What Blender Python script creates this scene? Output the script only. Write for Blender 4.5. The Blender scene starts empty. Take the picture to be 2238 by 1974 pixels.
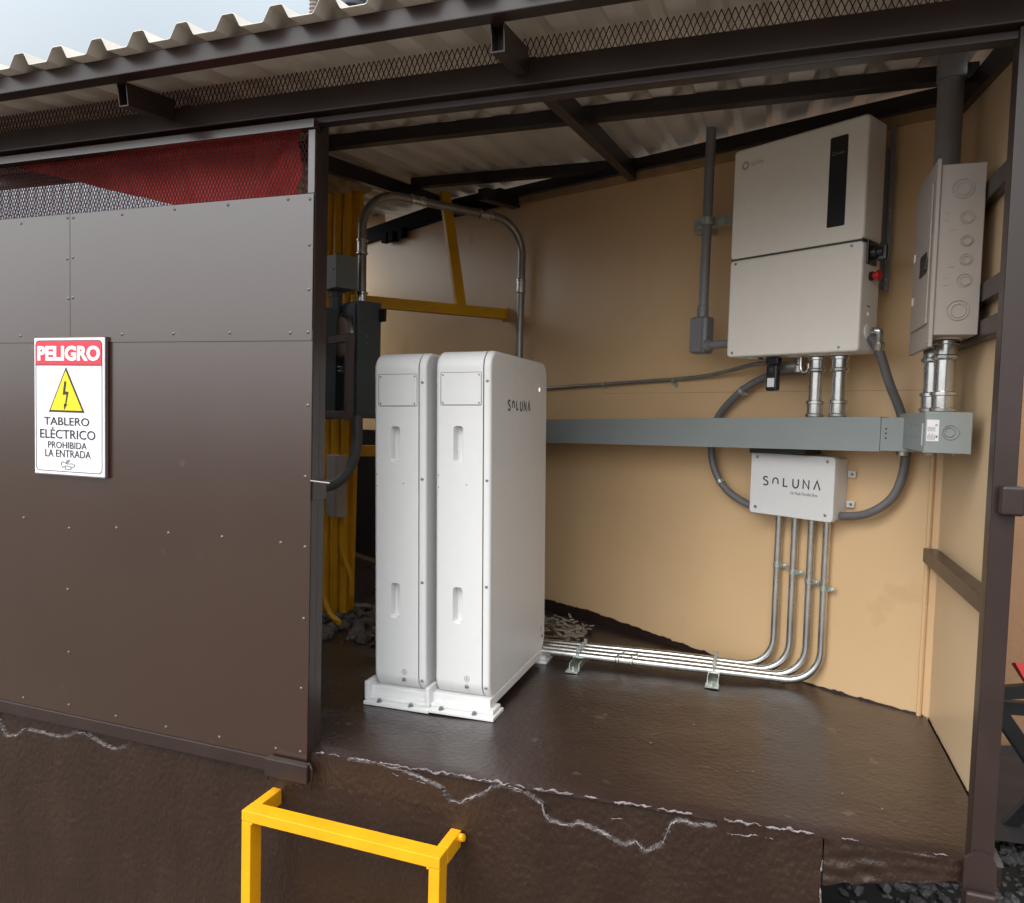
import bpy, bmesh, math, random
from mathutils import Vector as V, Matrix, noise
R = math.radians
random.seed(7)
S = bpy.context.scene
COL = S.collection

# ------------------------------------------------------------------ camera
def cam_axes(yaw, pitch, roll):
    f = V((-math.sin(yaw) * math.cos(pitch), math.cos(yaw) * math.cos(pitch), math.sin(pitch)))
    r0 = V((math.cos(yaw), math.sin(yaw), 0)); u0 = r0.cross(f)
    return math.cos(roll) * r0 + math.sin(roll) * u0, -math.sin(roll) * r0 + math.cos(roll) * u0, f
cd = bpy.data.cameras.new('camera'); cam = bpy.data.objects.new('camera', cd); COL.objects.link(cam)
r_, u_, f_ = cam_axes(R(19.2), R(-2.9), R(1.57))
m = Matrix((r_, u_, -f_)).transposed().to_4x4(); m.translation = V((0, 0, 1.64)); cam.matrix_world = m
cd.sensor_fit = 'HORIZONTAL'; cd.sensor_width = 36; cd.lens = 36 * 1610 / 2238
cd.clip_start = 0.05; cd.clip_end = 3000
S.camera = cam

# ------------------------------------------------------------------ sky, sun, exposure
SUN_EL, SUN_AZ = R(50), R(208)          # azimuth measured from +Y clockwise: the bright side is behind the viewer, to the left
sd = V((math.sin(SUN_AZ) * math.cos(SUN_EL), math.cos(SUN_AZ) * math.cos(SUN_EL), math.sin(SUN_EL)))
w = bpy.data.worlds.new('World'); S.world = w; w.use_nodes = True
nt = w.node_tree; N = nt.nodes; L = nt.links
bg = N['Background']; bg.inputs['Strength'].default_value = 0.1
sky = N.new('ShaderNodeTexSky'); sky.sky_type = 'NISHITA'; sky.sun_disc = False
sky.sun_elevation = SUN_EL; sky.sun_rotation = SUN_AZ; sky.dust_density = 4; sky.air_density = 1.0
tc = N.new('ShaderNodeTexCoord')
sx = N.new('ShaderNodeSeparateXYZ'); L.new(tc.outputs['Generated'], sx.inputs[0])
el = N.new('ShaderNodeMapRange'); el.inputs['To Min'].default_value = 0.42; el.inputs['To Max'].default_value = 1.9; L.new(sx.outputs['Z'], el.inputs['Value'])   # overcast: brighter towards the zenith
dp = N.new('ShaderNodeVectorMath'); dp.operation = 'DOT_PRODUCT'; dp.inputs[1].default_value = V((sd.x, sd.y, 0)).normalized()
L.new(tc.outputs['Generated'], dp.inputs[0])
mr = N.new('ShaderNodeMapRange'); mr.interpolation_type = 'SMOOTHSTEP'
mr.inputs['From Min'].default_value = -0.3; mr.inputs['From Max'].default_value = 0.9
L.new(dp.outputs['Value'], mr.inputs['Value'])
cn = N.new('ShaderNodeTexNoise'); cn.inputs['Scale'].default_value = 2.2; cn.inputs['Detail'].default_value = 5
L.new(tc.outputs['Generated'], cn.inputs['Vector'])
cl = N.new('ShaderNodeMapRange'); cl.inputs['To Min'].default_value = 0.86; cl.inputs['To Max'].default_value = 1.14
L.new(cn.outputs['Fac'], cl.inputs['Value'])
mx = N.new('ShaderNodeMix'); mx.data_type = 'RGBA'
mx.inputs['A'].default_value = (5.0, 5.6, 6.1, 1); mx.inputs['B'].default_value = (21.5, 22.0, 22.6, 1)
L.new(mr.outputs['Result'], mx.inputs['Factor'])
ml = N.new('ShaderNodeVectorMath'); ml.operation = 'SCALE'
L.new(mx.outputs['Result'], ml.inputs[0]); L.new(cl.outputs['Result'], ml.inputs['Scale'])
m2 = N.new('ShaderNodeMix'); m2.data_type = 'RGBA'; m2.inputs['Factor'].default_value = 0.06
me_ = N.new('ShaderNodeVectorMath'); me_.operation = 'SCALE'; L.new(ml.outputs['Vector'], me_.inputs[0]); L.new(el.outputs['Result'], me_.inputs['Scale'])
L.new(me_.outputs['Vector'], m2.inputs['A']); L.new(sky.outputs['Color'], m2.inputs['B'])
L.new(m2.outputs['Result'], bg.inputs['Color'])
sl = bpy.data.lights.new('sun', 'SUN'); sl.energy = 1.1; sl.angle = R(40); sl.color = (1, 0.95, 0.88)
so = bpy.data.objects.new('sun', sl); COL.objects.link(so); so.rotation_euler = sd.to_track_quat('Z', 'Y').to_euler()
vs = S.view_settings; vs.view_transform = 'Standard'; vs.look = 'None'; vs.exposure = 0.48; vs.gamma = 1
S.cycles.max_bounces = 8; S.cycles.diffuse_bounces = 5; S.cycles.glossy_bounces = 4

# ------------------------------------------------------------------ materials
def mat(name, col, rough=0.5, metal=0.0, spec=0.5, var=0.12, vscale=6.0, bump=0.0, bscale=60.0, coat=0.0, rvar=0.0, speck=None, stretch=None, bdet=4):
    M = bpy.data.materials.new(name); M.use_nodes = True
    n = M.node_tree.nodes; l = M.node_tree.links; b = n['Principled BSDF']
    b.inputs['Roughness'].default_value = rough; b.inputs['Metallic'].default_value = metal
    b.inputs['Specular IOR Level'].default_value = spec; b.inputs['Coat Weight'].default_value = coat
    b.inputs['Coat Roughness'].default_value = 0.25
    t = n.new('ShaderNodeTexCoord'); vec = t.outputs['Object']
    if stretch:
        mp = n.new('ShaderNodeMapping'); mp.inputs['Scale'].default_value = stretch; l.new(vec, mp.inputs['Vector']); vec = mp.outputs['Vector']
    no = n.new('ShaderNodeTexNoise'); no.inputs['Scale'].default_value = vscale; no.inputs['Detail'].default_value = 6; l.new(vec, no.inputs['Vector'])
    rp = n.new('ShaderNodeValToRGB'); e = rp.color_ramp.elements
    e[0].position = 0.3; e[1].position = 0.7
    e[0].color = (*[c * (1 - var) for c in col], 1); e[1].color = (*[min(1, c * (1 + var)) for c in col], 1)
    l.new(no.outputs['Fac'], rp.inputs['Fac']); out = rp.outputs['Color']
    if speck:      # (colour, scale, threshold): small stains or chips with a shape of their own
        sn = n.new('ShaderNodeTexNoise'); sn.inputs['Scale'].default_value = speck[1]; sn.inputs['Detail'].default_value = 8; l.new(t.outputs['Object'], sn.inputs['Vector'])
        sr = n.new('ShaderNodeValToRGB'); sr.color_ramp.elements[0].position = speck[2]; sr.color_ramp.elements[1].position = min(1, speck[2] + 0.06)
        l.new(sn.outputs['Fac'], sr.inputs['Fac'])
        mi = n.new('ShaderNodeMix'); mi.data_type = 'RGBA'; l.new(sr.outputs['Color'], mi.inputs['Factor']); l.new(out, mi.inputs['A']); mi.inputs['B'].default_value = (*speck[0], 1); out = mi.outputs['Result']
    l.new(out, b.inputs['Base Color'])
    if rvar:
        rr = n.new('ShaderNodeMapRange'); rr.inputs['To Min'].default_value = max(0.02, rough - rvar); rr.inputs['To Max'].default_value = min(1, rough + rvar)
        l.new(no.outputs['Fac'], rr.inputs['Value']); l.new(rr.outputs['Result'], b.inputs['Roughness'])
    if bump:
        bn = n.new('ShaderNodeTexNoise'); bn.inputs['Scale'].default_value = bscale; bn.inputs['Detail'].default_value = bdet; l.new(vec, bn.inputs['Vector'])
        bb = n.new('ShaderNodeBump'); bb.inputs['Strength'].default_value = bump; bb.inputs['Distance'].default_value = 0.01
        l.new(bn.outputs['Fac'], bb.inputs['Height']); l.new(bb.outputs['Normal'], b.inputs['Normal'])
    return M
BR = (0.062, 0.036, 0.029)
M_door = mat('brown_enamel_sheet', (0.031, 0.0125, 0.0065), 0.24, spec=0.85, var=0.07, vscale=2.5, bump=0.09, bscale=3.2, coat=0.3, rvar=0.04, bdet=2, speck=((0.055, 0.032, 0.024), 16, 0.70))
M_door.node_tree.nodes['Principled BSDF'].inputs['IOR'].default_value = 1.62
M_brown = mat('brown_enamel_steel', (0.028, 0.0165, 0.0145), 0.38, spec=0.35, var=0.12, vscale=9, bump=0.04, bscale=30, coat=0.2, rvar=0.08)
M_dark = mat('dark_brown_steel', (0.017, 0.0125, 0.013), 0.42, spec=0.5, var=0.2, vscale=12, bump=0.05, bscale=40)
M_floor = mat('brown_floor_paint', (0.024, 0.0125, 0.0095), 0.31, spec=0.75, var=0.30, vscale=3.5, bump=0.26, bscale=70, rvar=0.14, speck=((0.075, 0.054, 0.048), 24, 0.665), bdet=6, coat=0.25)
M_stucco = mat('brown_painted_stucco', (0.024, 0.0115, 0.0070), 0.36, spec=0.5, var=0.20, vscale=7, bump=0.42, bscale=100, rvar=0.1, stretch=(1, 1, 0.55), bdet=3, speck=((0.060, 0.044, 0.040), 55, 0.74))
M_ridge = mat('plaster_and_edge_highlight', (0.19, 0.155, 0.16), 0.32, var=0.35, vscale=50, bump=0.8, bscale=80)  # pale tone paints sky highlight on the plaster lips; crumbs share it
M_tan = mat('tan_painted_sheet', (0.70, 0.475, 0.26), 0.33, spec=0.5, var=0.06, vscale=2.2, bump=0.05, bscale=6, rvar=0.08, speck=((0.655, 0.435, 0.23), 4.5, 0.66))
M_tan2 = mat('tan_side_sheet', (0.64, 0.47, 0.29), 0.36, spec=0.5, var=0.05, vscale=2.5, bump=0.03, bscale=9, rvar=0.06)
M_tantrim = mat('tan_trim', (0.42, 0.26, 0.13), 0.5, var=0.15, vscale=12)
M_roof = mat('cream_roof_sheet', (0.66, 0.61, 0.545), 0.5, spec=0.35, var=0.12, vscale=5, bump=0.03, bscale=20, stretch=(3, 0.6, 1))
M_white = mat('white_powder_coat', (0.72, 0.718, 0.705), 0.42, spec=0.4, var=0.015, vscale=30, bump=0.04, bscale=600, bdet=1)
M_warm = mat('warm_white_powder_coat', (0.85, 0.80, 0.725), 0.42, spec=0.4, var=0.015, vscale=30, bump=0.04, bscale=600, bdet=1)
M_seam = mat('dark_seam', (0.05, 0.05, 0.05), 0.6)
M_screw = mat('steel_screw', (0.30, 0.30, 0.30), 0.35, metal=0.8)
M_dscrew = mat('dark_rivet', (0.075, 0.055, 0.05), 0.3, spec=0.8, coat=0.4)
M_mesh = mat('red_brown_mesh', (0.075, 0.024, 0.023), 0.7, spec=0.15)
M_galv = mat('galvanised_pipe', (0.62, 0.62, 0.60), 0.27, metal=0.95, var=0.18, vscale=22, rvar=0.1, stretch=(1, 1, 0.4), bump=0.03, bscale=60)
M_dullgalv = mat('dull_conduit', (0.36, 0.345, 0.325), 0.38, metal=0.75, var=0.12, vscale=30)
M_zinc = mat('zinc_bracket', (0.55, 0.60, 0.56), 0.33, metal=0.8, var=0.25, vscale=60)
M_greybox = mat('grey_enclosure_paint', (0.27, 0.30, 0.295), 0.42, spec=0.45, var=0.03, vscale=8, bump=0.02, bscale=300)
M_panel = mat('grey_beige_panel_paint', (0.42, 0.365, 0.325), 0.40, spec=0.4, var=0.03, vscale=8)
M_pvc = mat('grey_pvc', (0.20, 0.195, 0.20), 0.38, spec=0.5, var=0.06, vscale=20)
M_flex = mat('grey_flexible_conduit', (0.15, 0.145, 0.15), 0.42, spec=0.5, var=0.08, vscale=25)
M_black = mat('black_plastic', (0.012, 0.012, 0.014), 0.28, spec=0.5)
M_shade_sheet = mat('black_hose', (0.02, 0.02, 0.022), 0.45)  # worn only by the sheet that stands in for ground shade
M_meter = mat('dark_grey_meter_paint', (0.085, 0.10, 0.105), 0.45, spec=0.4, var=0.08)
M_smallbox = mat('green_grey_box_paint', (0.20, 0.225, 0.21), 0.5, var=0.06)
M_yel = mat('yellow_enamel', (0.82, 0.37, 0.003), 0.42, spec=0.5, var=0.07, vscale=14, bump=0.05, bscale=40, coat=0.15)
M_yel2 = mat('dull_yellow_paint', (0.76, 0.39, 0.012), 0.45, spec=0.4, var=0.12, vscale=8, bump=0.05, bscale=30)
M_red = mat('red_button', (0.55, 0.01, 0.015), 0.35)
M_signwhite = mat('sign_white', (0.80, 0.81, 0.84), 0.35, spec=0.5, var=0.02)
M_signred = mat('sign_red', (0.62, 0.035, 0.06), 0.4, var=0.04)
M_signyel = mat('sign_yellow', (0.83, 0.62, 0.01), 0.4, var=0.03)
M_ink = mat('dark_ink', (0.028, 0.025, 0.03), 0.5)
M_grink = mat('grey_ink', (0.22, 0.215, 0.22), 0.5)
M_brink = mat('brown_grey_ink', (0.33, 0.25, 0.22), 0.5)
M_fadeink = mat('faded_ink', (0.50, 0.42, 0.38), 0.5)
M_signedge = mat('sign_edge', (0.16, 0.10, 0.10), 0.5)
M_paper = mat('white_sticker', (0.8, 0.8, 0.8), 0.5, var=0.02)
M_tarp = mat('red_tarpaulin', (0.85, 0.075, 0.068), 0.5, spec=0.4, var=0.18, vscale=3, bump=0.2, bscale=3)
b_ = M_tarp.node_tree.nodes['Principled BSDF']; tn = M_tarp.node_tree.nodes.new('ShaderNodeBsdfTranslucent'); tn.inputs['Color'].default_value = (0.9, 0.06, 0.05, 1)
ms_ = M_tarp.node_tree.nodes.new('ShaderNodeMixShader'); ms_.inputs[0].default_value = 0.3; M_tarp.node_tree.links.new(b_.outputs[0], ms_.inputs[1]); M_tarp.node_tree.links.new(tn.outputs[0], ms_.inputs[2])
M_tarp.node_tree.links.new(ms_.outputs[0], M_tarp.node_tree.nodes['Material Output'].inputs['Surface'])
M_foam = mat('spray_foam', (0.42, 0.30, 0.17), 0.9, var=0.25, vscale=18, bump=0.6, bscale=25)
M_rock = mat('broken_concrete', (0.15, 0.135, 0.125), 0.85, var=0.3, vscale=14, bump=0.5, bscale=40)
M_wood = mat('pale_scrap', (0.26, 0.22, 0.165), 0.8, var=0.3, vscale=18, bump=0.3, bscale=50)
M_ground = mat('grey_concrete_ground', (0.155, 0.132, 0.11), 0.95, spec=0.08, var=0.2, vscale=1.3, bump=0.4, bscale=25, rvar=0.2)
M_gravel = mat('dark_gravel', (0.028, 0.027, 0.026), 0.55, var=0.4, vscale=30, bump=0.6, bscale=60)
M_orange = mat('salmon_wall_paint', (0.30, 0.165, 0.085), 0.8, var=0.08, vscale=4, bump=0.25, bscale=45)
M_redtop = mat('red_table_top', (0.62, 0.05, 0.04), 0.45)
M_pitch = mat('matt_black_and_gap_shade', (0.010, 0.009, 0.010), 0.8, spec=0.15)  # true black of the cable blocks, painted shade on the left top rail
M_mauve = mat('worn_brown_primer', (0.13, 0.092, 0.085), 0.5, var=0.2, vscale=25, speck=((.35, .32, .30), 70, .72))
M_insul = mat('grey_ribbed_ceramic', (0.30, 0.24, 0.22), 0.35, var=0.2, vscale=20)
M_tank = mat('dark_blue_grey_paint', (0.09, 0.105, 0.13), 0.5)
M_glass = mat('meter_window_reflection', (0.42, 0.31, 0.25), 0.3, spec=0.5)  # brown reflection in the window put into its base colour
M_led = bpy.data.materials.new('pink_indicator_light'); M_led.use_nodes = True
bl = M_led.node_tree.nodes['Principled BSDF']; bl.inputs['Base Color'].default_value = (0.9, 0.75, 0.88, 1); bl.inputs['Emission Color'].default_value = (1, 0.72, 0.95, 1); bl.inputs['Emission Strength'].default_value = 0.9

# ------------------------------------------------------------------ mesh helpers
class MB:
    def __init__(s): s.v = []; s.f = []
    def add(s, vs, fs):
        o = len(s.v); s.v += [V(p) for p in vs]; s.f += [tuple(o + i for i in f) for f in fs]; return s
    def box(s, x0, x1, y0, y1, z0, z1):
        return s.add([(x, y, z) for z in (z0, z1) for y in (y0, y1) for x in (x0, x1)],
                     [(0, 2, 3, 1), (4, 5, 7, 6), (0, 1, 5, 4), (2, 6, 7, 3), (0, 4, 6, 2), (1, 3, 7, 5)])
    def rbox(s, x0, x1, y0, y1, z0, z1, r=0.006, seg=3):
        bm = bmesh.new(); bmesh.ops.create_cube(bm, size=1)
        for v in bm.verts: v.co = V(((x0 + x1) / 2 + v.co.x * (x1 - x0), (y0 + y1) / 2 + v.co.y * (y1 - y0), (z0 + z1) / 2 + v.co.z * (z1 - z0)))
        bmesh.ops.bevel(bm, geom=bm.edges[:], offset=r, segments=seg, affect='EDGES', profile=0.5)
        bm.verts.index_update(); s.add([v.co.copy() for v in bm.verts], [[v.index for v in f.verts] for f in bm.faces]); bm.free(); return s
    def beam(s, p0, p1, w_, h, up=(0, 0, 1), r=0.0):      # rectangular bar from p0 to p1, w_ sideways, h along up
        p0 = V(p0); p1 = V(p1); d = (p1 - p0); ln = d.length; d.normalize(); sd_ = d.cross(V(up)).normalized(); up = sd_.cross(d)
        t = MB()
        if r: t.rbox(-w_ / 2, w_ / 2, 0, ln, -h / 2, h / 2, r, 2)
        else: t.box(-w_ / 2, w_ / 2, 0, ln, -h / 2, h / 2)
        return s.add([p0 + sd_ * v.x + d * v.y + up * v.z for v in t.v], t.f)
    def tube(s, pts, r, n=14, caps=True):
        pts = [V(p) for p in pts]; k = len(pts); rs = r if isinstance(r, (list, tuple)) else [r] * k
        T = [(pts[min(i + 1, k - 1)] - pts[max(i - 1, 0)]).normalized() for i in range(k)]
        a = T[0].orthogonal().normalized(); vs_ = []
        for i in range(k):
            a = (a - T[i] * a.dot(T[i])).normalized(); b = T[i].cross(a)
            vs_ += [pts[i] + (a * math.cos(2 * math.pi * j / n) + b * math.sin(2 * math.pi * j / n)) * rs[i] for j in range(n)]
        fs = [(i * n + j, i * n + (j + 1) % n, (i + 1) * n + (j + 1) % n, (i + 1) * n + j) for i in range(k - 1) for j in range(n)]
        if caps: fs += [tuple(range(n - 1, -1, -1)), tuple((k - 1) * n + j for j in range(n))]
        return s.add(vs_, fs)
    def lathe(s, p0, axis, prof, n=20):                   # prof: (distance along the axis, radius)
        p0 = V(p0); ax = V(axis).normalized(); a = ax.orthogonal().normalized(); b = ax.cross(a); k = len(prof)
        vs_ = [p0 + ax * t + (a * math.cos(2 * math.pi * j / n) + b * math.sin(2 * math.pi * j / n)) * r for t, r in prof for j in range(n)]
        fs = [(i * n + j, i * n + (j + 1) % n, (i + 1) * n + (j + 1) % n, (i + 1) * n + j) for i in range(k - 1) for j in range(n)]
        fs += [tuple(range(n - 1, -1, -1)), tuple((k - 1) * n + j for j in range(n))]
        return s.add(vs_, fs)
    def ring(s, c, ax, ro, ri, h, n=28):                  # a flat raised ring
        c = V(c); ax = V(ax).normalized(); a = ax.orthogonal().normalized(); b = ax.cross(a); vs_ = []
        for rad, t in ((ro, 0), (ro - (ro - ri) * 0.3, h), (ri + (ro - ri) * 0.3, h), (ri, 0)):
            vs_ += [c + ax * t + (a * math.cos(2 * math.pi * j / n) + b * math.sin(2 * math.pi * j / n)) * rad for j in range(n)]
        return s.add(vs_, [(i * n + j, i * n + (j + 1) % n, (i + 1) * n + (j + 1) % n, (i + 1) * n + j) for i in range(3) for j in range(n)])
    def loft(s, rings):
        n = len(rings[0]); vs_ = [p for r in rings for p in r]
        fs = [(i * n + j, i * n + (j + 1) % n, (i + 1) * n + (j + 1) % n, (i + 1) * n + j) for i in range(len(rings) - 1) for j in range(n)]
        fs += [tuple(range(n - 1, -1, -1)), tuple((len(rings) - 1) * n + j for j in range(n))]
        return s.add(vs_, fs)
    def flat(s, poly, y, t=0.0008):                       # polygon in local x,z, front at y - t, facing -y
        n = len(poly); vs_ = [(x, y - t, z) for x, z in poly] + [(x, y, z) for x, z in poly]
        return s.add(vs_, [tuple(range(n)), tuple(range(2 * n - 1, n - 1, -1))] + [(i, n + i, n + (i + 1) % n, (i + 1) % n) for i in range(n)])
    def stroke(s, pts, w_, y, t=0.0008):                  # a flat ribbon along a polyline in local x,z
        pts = [V((p[0], p[1])) for p in pts]; k = len(pts); lft = []; rgt = []
        for i in range(k):
            d0 = (pts[i] - pts[i - 1]).normalized() if i else (pts[1] - pts[0]).normalized()
            d1 = (pts[i + 1] - pts[i]).normalized() if i < k - 1 else d0
            nn = V((-(d0 + d1).y, (d0 + d1).x)); nn = nn.normalized() if nn.length > 1e-6 else V((-d0.y, d0.x))
            sc = min(2.2, 1 / max(0.3, nn.dot(V((-d0.y, d0.x)))))
            lft.append(pts[i] + nn * w_ / 2 * sc); rgt.append(pts[i] - nn * w_ / 2 * sc)
        vs_ = []
        for a, b in zip(lft, rgt): vs_ += [(a.x, y - t, a.y), (b.x, y - t, b.y), (a.x, y, a.y), (b.x, y, b.y)]
        fs = []
        for i in range(k - 1):
            o = 4 * i; fs += [(o, o + 1, o + 5, o + 4), (o + 2, o, o + 4, o + 6), (o + 1, o + 3, o + 7, o + 5)]
        return s.add(vs_, fs)
    def text(s, txt, x0, x1, z0, z1, y, bold=0.0, t=0.0008):   # lettering fitted to a rectangle of local x,z
        c = bpy.data.curves.new('lettering', 'FONT'); c.body = txt; c.size = 1; c.extrude = 0.02; c.offset = bold; c.resolution_u = 3
        o = bpy.data.objects.new('lettering', c); COL.objects.link(o); dg = bpy.context.evaluated_depsgraph_get()
        me = bpy.data.meshes.new_from_object(o.evaluated_get(dg)); vs_ = [v.co.copy() for v in me.vertices]; fs = [tuple(p.vertices) for p in me.polygons]
        bpy.data.objects.remove(o); bpy.data.curves.remove(c); bpy.data.meshes.remove(me)
        ax, bx = min(v.x for v in vs_), max(v.x for v in vs_); az, bz = min(v.y for v in vs_), max(v.y for v in vs_)
        return s.add([(x0 + (v.x - ax) / (bx - ax) * (x1 - x0), y - t / 2 - v.z / 0.02 * t / 2, z0 + (v.y - az) / (bz - az) * (z1 - z0)) for v in vs_], fs)
    def map(s, fn): s.v = [V(fn(p)) for p in s.v]; return s
    def cut(s, other):
        obs = []
        for q in (s, other):
            me = bpy.data.meshes.new('tmp'); me.from_pydata([tuple(v) for v in q.v], [], q.f); bm = bmesh.new(); bm.from_mesh(me); bmesh.ops.recalc_face_normals(bm, faces=bm.faces[:]); bm.to_mesh(me); bm.free(); o = bpy.data.objects.new('tmp', me); COL.objects.link(o); obs.append(o)
        md = obs[0].modifiers.new('b', 'BOOLEAN'); md.operation = 'DIFFERENCE'; md.object = obs[1]; md.solver = 'EXACT'
        dg = bpy.context.evaluated_depsgraph_get(); me = bpy.data.meshes.new_from_object(obs[0].evaluated_get(dg))
        s.v = [v.co.copy() for v in me.vertices]; s.f = [tuple(p.vertices) for p in me.polygons]
        for o in obs: d = o.data; bpy.data.objects.remove(o); bpy.data.meshes.remove(d)
        bpy.data.meshes.remove(me); return s

MATS = {}            # world matrix of every root, so that parts may be given in world coordinates
def tag(o, label=None, cat=None, group=None, kind=None):
    for k, v in (('label', label), ('category', cat), ('group', group), ('kind', kind)):
        if v: o[k] = v
    return o
def build(name, mb, mt, parent=None, world=False, smooth=True, ang=32):
    me = bpy.data.meshes.new(name); vs_ = mb.v
    if parent is not None and world:
        inv = MATS[parent.name].inverted(); vs_ = [inv @ v for v in vs_]
    me.from_pydata([tuple(v) for v in vs_], [], mb.f); me.validate()
    bm = bmesh.new(); bm.from_mesh(me); bmesh.ops.recalc_face_normals(bm, faces=bm.faces[:]); bm.to_mesh(me); bm.free()
    if smooth:
        for p in me.polygons: p.use_smooth = True
        me.set_sharp_from_angle(angle=R(ang))
    me.materials.append(mt); o = bpy.data.objects.new(name, me); COL.objects.link(o)
    if smooth and len(me.polygons) < 20000: wn = o.modifiers.new('flat_faces', 'WEIGHTED_NORMAL'); wn.keep_sharp = True; wn.weight = 60
    if parent is not None: o.parent = parent; MATS[o.name] = MATS[parent.name]
    return o
def thing(name, label, cat, loc, rz=0, group=None, ry=0):
    o = bpy.data.objects.new(name, None); COL.objects.link(o); o.location = loc; o.rotation_euler = (0, ry, rz); o.empty_display_size = 0.1
    MATS[o.name] = Matrix.Translation(V(loc)) @ Matrix.Rotation(rz, 4, 'Z') @ Matrix.Rotation(ry, 4, 'Y')
    return tag(o, label, cat, group)
def solo(name, mb, mt, label, cat, group=None, kind=None, smooth=True):   # a thing that is one mesh; its origin goes to its base
    x = sum(v.x for v in mb.v) / len(mb.v); y = sum(v.y for v in mb.v) / len(mb.v); z = min(v.z for v in mb.v); c = V((x, y, z))
    mb.v = [v - c for v in mb.v]; o = build(name, mb, mt, smooth=smooth); o.location = c
    return tag(o, label, cat, group, kind)
def path(pts, rad, seg=8):      # polyline with rounded corners
    pts = [V(p) for p in pts]; out = [pts[0]]
    for i in range(1, len(pts) - 1):
        a, b, c = pts[i - 1], pts[i], pts[i + 1]; d0 = (a - b).normalized(); d1 = (c - b).normalized(); ang = d0.angle(d1)
        if ang > math.pi - 0.02: out.append(b); continue
        t = min(rad / math.tan(ang / 2), (a - b).length * 0.49, (c - b).length * 0.49); rr = t * math.tan(ang / 2)
        p0 = b + d0 * t; p1 = b + d1 * t; ctr = b + (d0 + d1).normalized() * (rr / math.sin(ang / 2)); v0 = p0 - ctr; v1 = p1 - ctr; A = v0.angle(v1)
        for k in range(seg + 1):
            f = k / seg; out.append(ctr + (v0 * math.sin((1 - f) * A) + v1 * math.sin(f * A)) / math.sin(A))
    return out + [pts[-1]]
def spline(pts, seg=8):         # Catmull-Rom
    pts = [V(p) for p in pts]; P = [2 * pts[0] - pts[1]] + pts + [2 * pts[-1] - pts[-2]]; out = []
    for i in range(1, len(P) - 2):
        for k in range(seg):
            t = k / seg; out.append(0.5 * ((2 * P[i]) + (P[i + 1] - P[i - 1]) * t + (2 * P[i - 1] - 5 * P[i] + 4 * P[i + 1] - P[i + 2]) * t * t + (3 * P[i] - P[i - 1] - 3 * P[i + 1] + P[i + 2]) * t ** 3))
    return out + [pts[-1]]
def rrect(a0, a1, b0, b1, r, n=6):
    out = []
    for ca, cb, st in ((a1 - r, b1 - r, 0), (a0 + r, b1 - r, 90), (a0 + r, b0 + r, 180), (a1 - r, b0 + r, 270)):
        for k in range(n + 1): g = R(st + 90 * k / n); out.append((ca + r * math.cos(g), cb + r * math.sin(g)))
    return out
def arc(cx, cz, rx, rz_, a0, a1, n=12): return [(cx + rx * math.cos(R(a0 + (a1 - a0) * k / n)), cz + rz_ * math.sin(R(a0 + (a1 - a0) * k / n))) for k in range(n + 1)]

# wall frame: s metres to the left of the right-hand corner along the back wall, off metres out from it
WA = R(30.8); WN = V((math.sin(WA), math.cos(WA), 0)); WT = V((-math.cos(WA), math.sin(WA), 0)); COR = V((0.455, 2.368, 0))
def W(s, off, z): return COR + WT * s - WN * off + V((0, 0, z))
def zf(x): return 0.80 + 0.0368 * (x - 0.395)              # the platform falls gently to the left
def zr(y): return 2.50 + 0.133 * (y - 1.62)                # underside of the roof sheets

# ------------------------------------------------------------------ setting: ground
g = MB(); g.add([(-400, -400, 0), (400, -400, 0), (400, 400, 0), (-400, 400, 0)], [(0, 1, 2, 3)])
tag(build('ground', g, M_ground), kind='structure')
tag(build('ground_shade', MB().add([(.137, 1.66, .004), (2.4, 1.66, .004), (2.4, 4.3, .004), (.137, 4.3, .004)], [(0, 1, 2, 3)]), mat('painted_ground_shade', (.012, .011, .010), .9, spec=.2)), kind='structure')  # near-black plane paints the shade of the void and yard onto the ground

# ------------------------------------------------------------------ concrete platform
plat = thing('concrete_platform', 'raised concrete platform painted glossy brown, with flaking plaster along its front edge', 'platform', (-1.2, 1.62, 0))
def grid(nx, ny, fn):
    q = MB(); q.add([fn(i / nx, j / ny) for j in range(ny + 1) for i in range(nx + 1)], [(j * (nx + 1) + i, j * (nx + 1) + i + 1, (j + 1) * (nx + 1) + i + 1, (j + 1) * (nx + 1) + i) for j in range(ny) for i in range(nx)]); return q
def fl(u, v):
    x = -3.6 + u * 4.06; y = 1.615 + v * 2.9
    h = (noise.noise(V((x * 5, y * 5, 0))) * 0.004 + noise.noise(V((x * 19, y * 19, 3))) * 0.0015) * min(1, v * 20)
    if v == 0: return (x, 1.6128, zf(x) - .006)
    return (x, y + (-.013 + 0.004 * noise.noise(V((x * 14, 0, 9))) if v < .009 else 0), zf(x) + h - (.0015 if v < .009 else 0))
fm = grid(240, 120, fl)
fm.add([(-3.6, 4.515, 0.45), (0.46, 4.515, 0.45), (0.46, 1.64, 0.60), (0.14, 1.64, 0.60), (0.14, 4.515, 0.45)], [])
build('floor', fm, M_floor, plat, True)
CR = [[(-2.243, .642), (-2.208, .594), (-2.159, .605), (-2.132, .628), (-2.07, .633), (-2.004, .629), (-1.951, .636), (-1.919, .656), (-1.88, .658), (-1.83, .64), (-1.768, .629), (-1.725, .646), (-1.71, .666)],
      [(-.98, .745), (-.935, .749), (-.834, .747), (-.779, .735), (-.72, .722), (-.698, .693), (-.667, .695), (-.636, .716), (-.611, .728), (-.587, .752), (-.56, .757)],
      [(-.55, .757), (-.503, .753), (-.463, .732), (-.457, .708), (-.443, .696), (-.392, .695), (-.377, .708), (-.311, .694), (-.271, .677), (-.244, .693), (-.222, .674), (-.185, .70), (-.166, .752), (-.145, .764), (-.124, .757), (-.073, .765)]]
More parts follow.
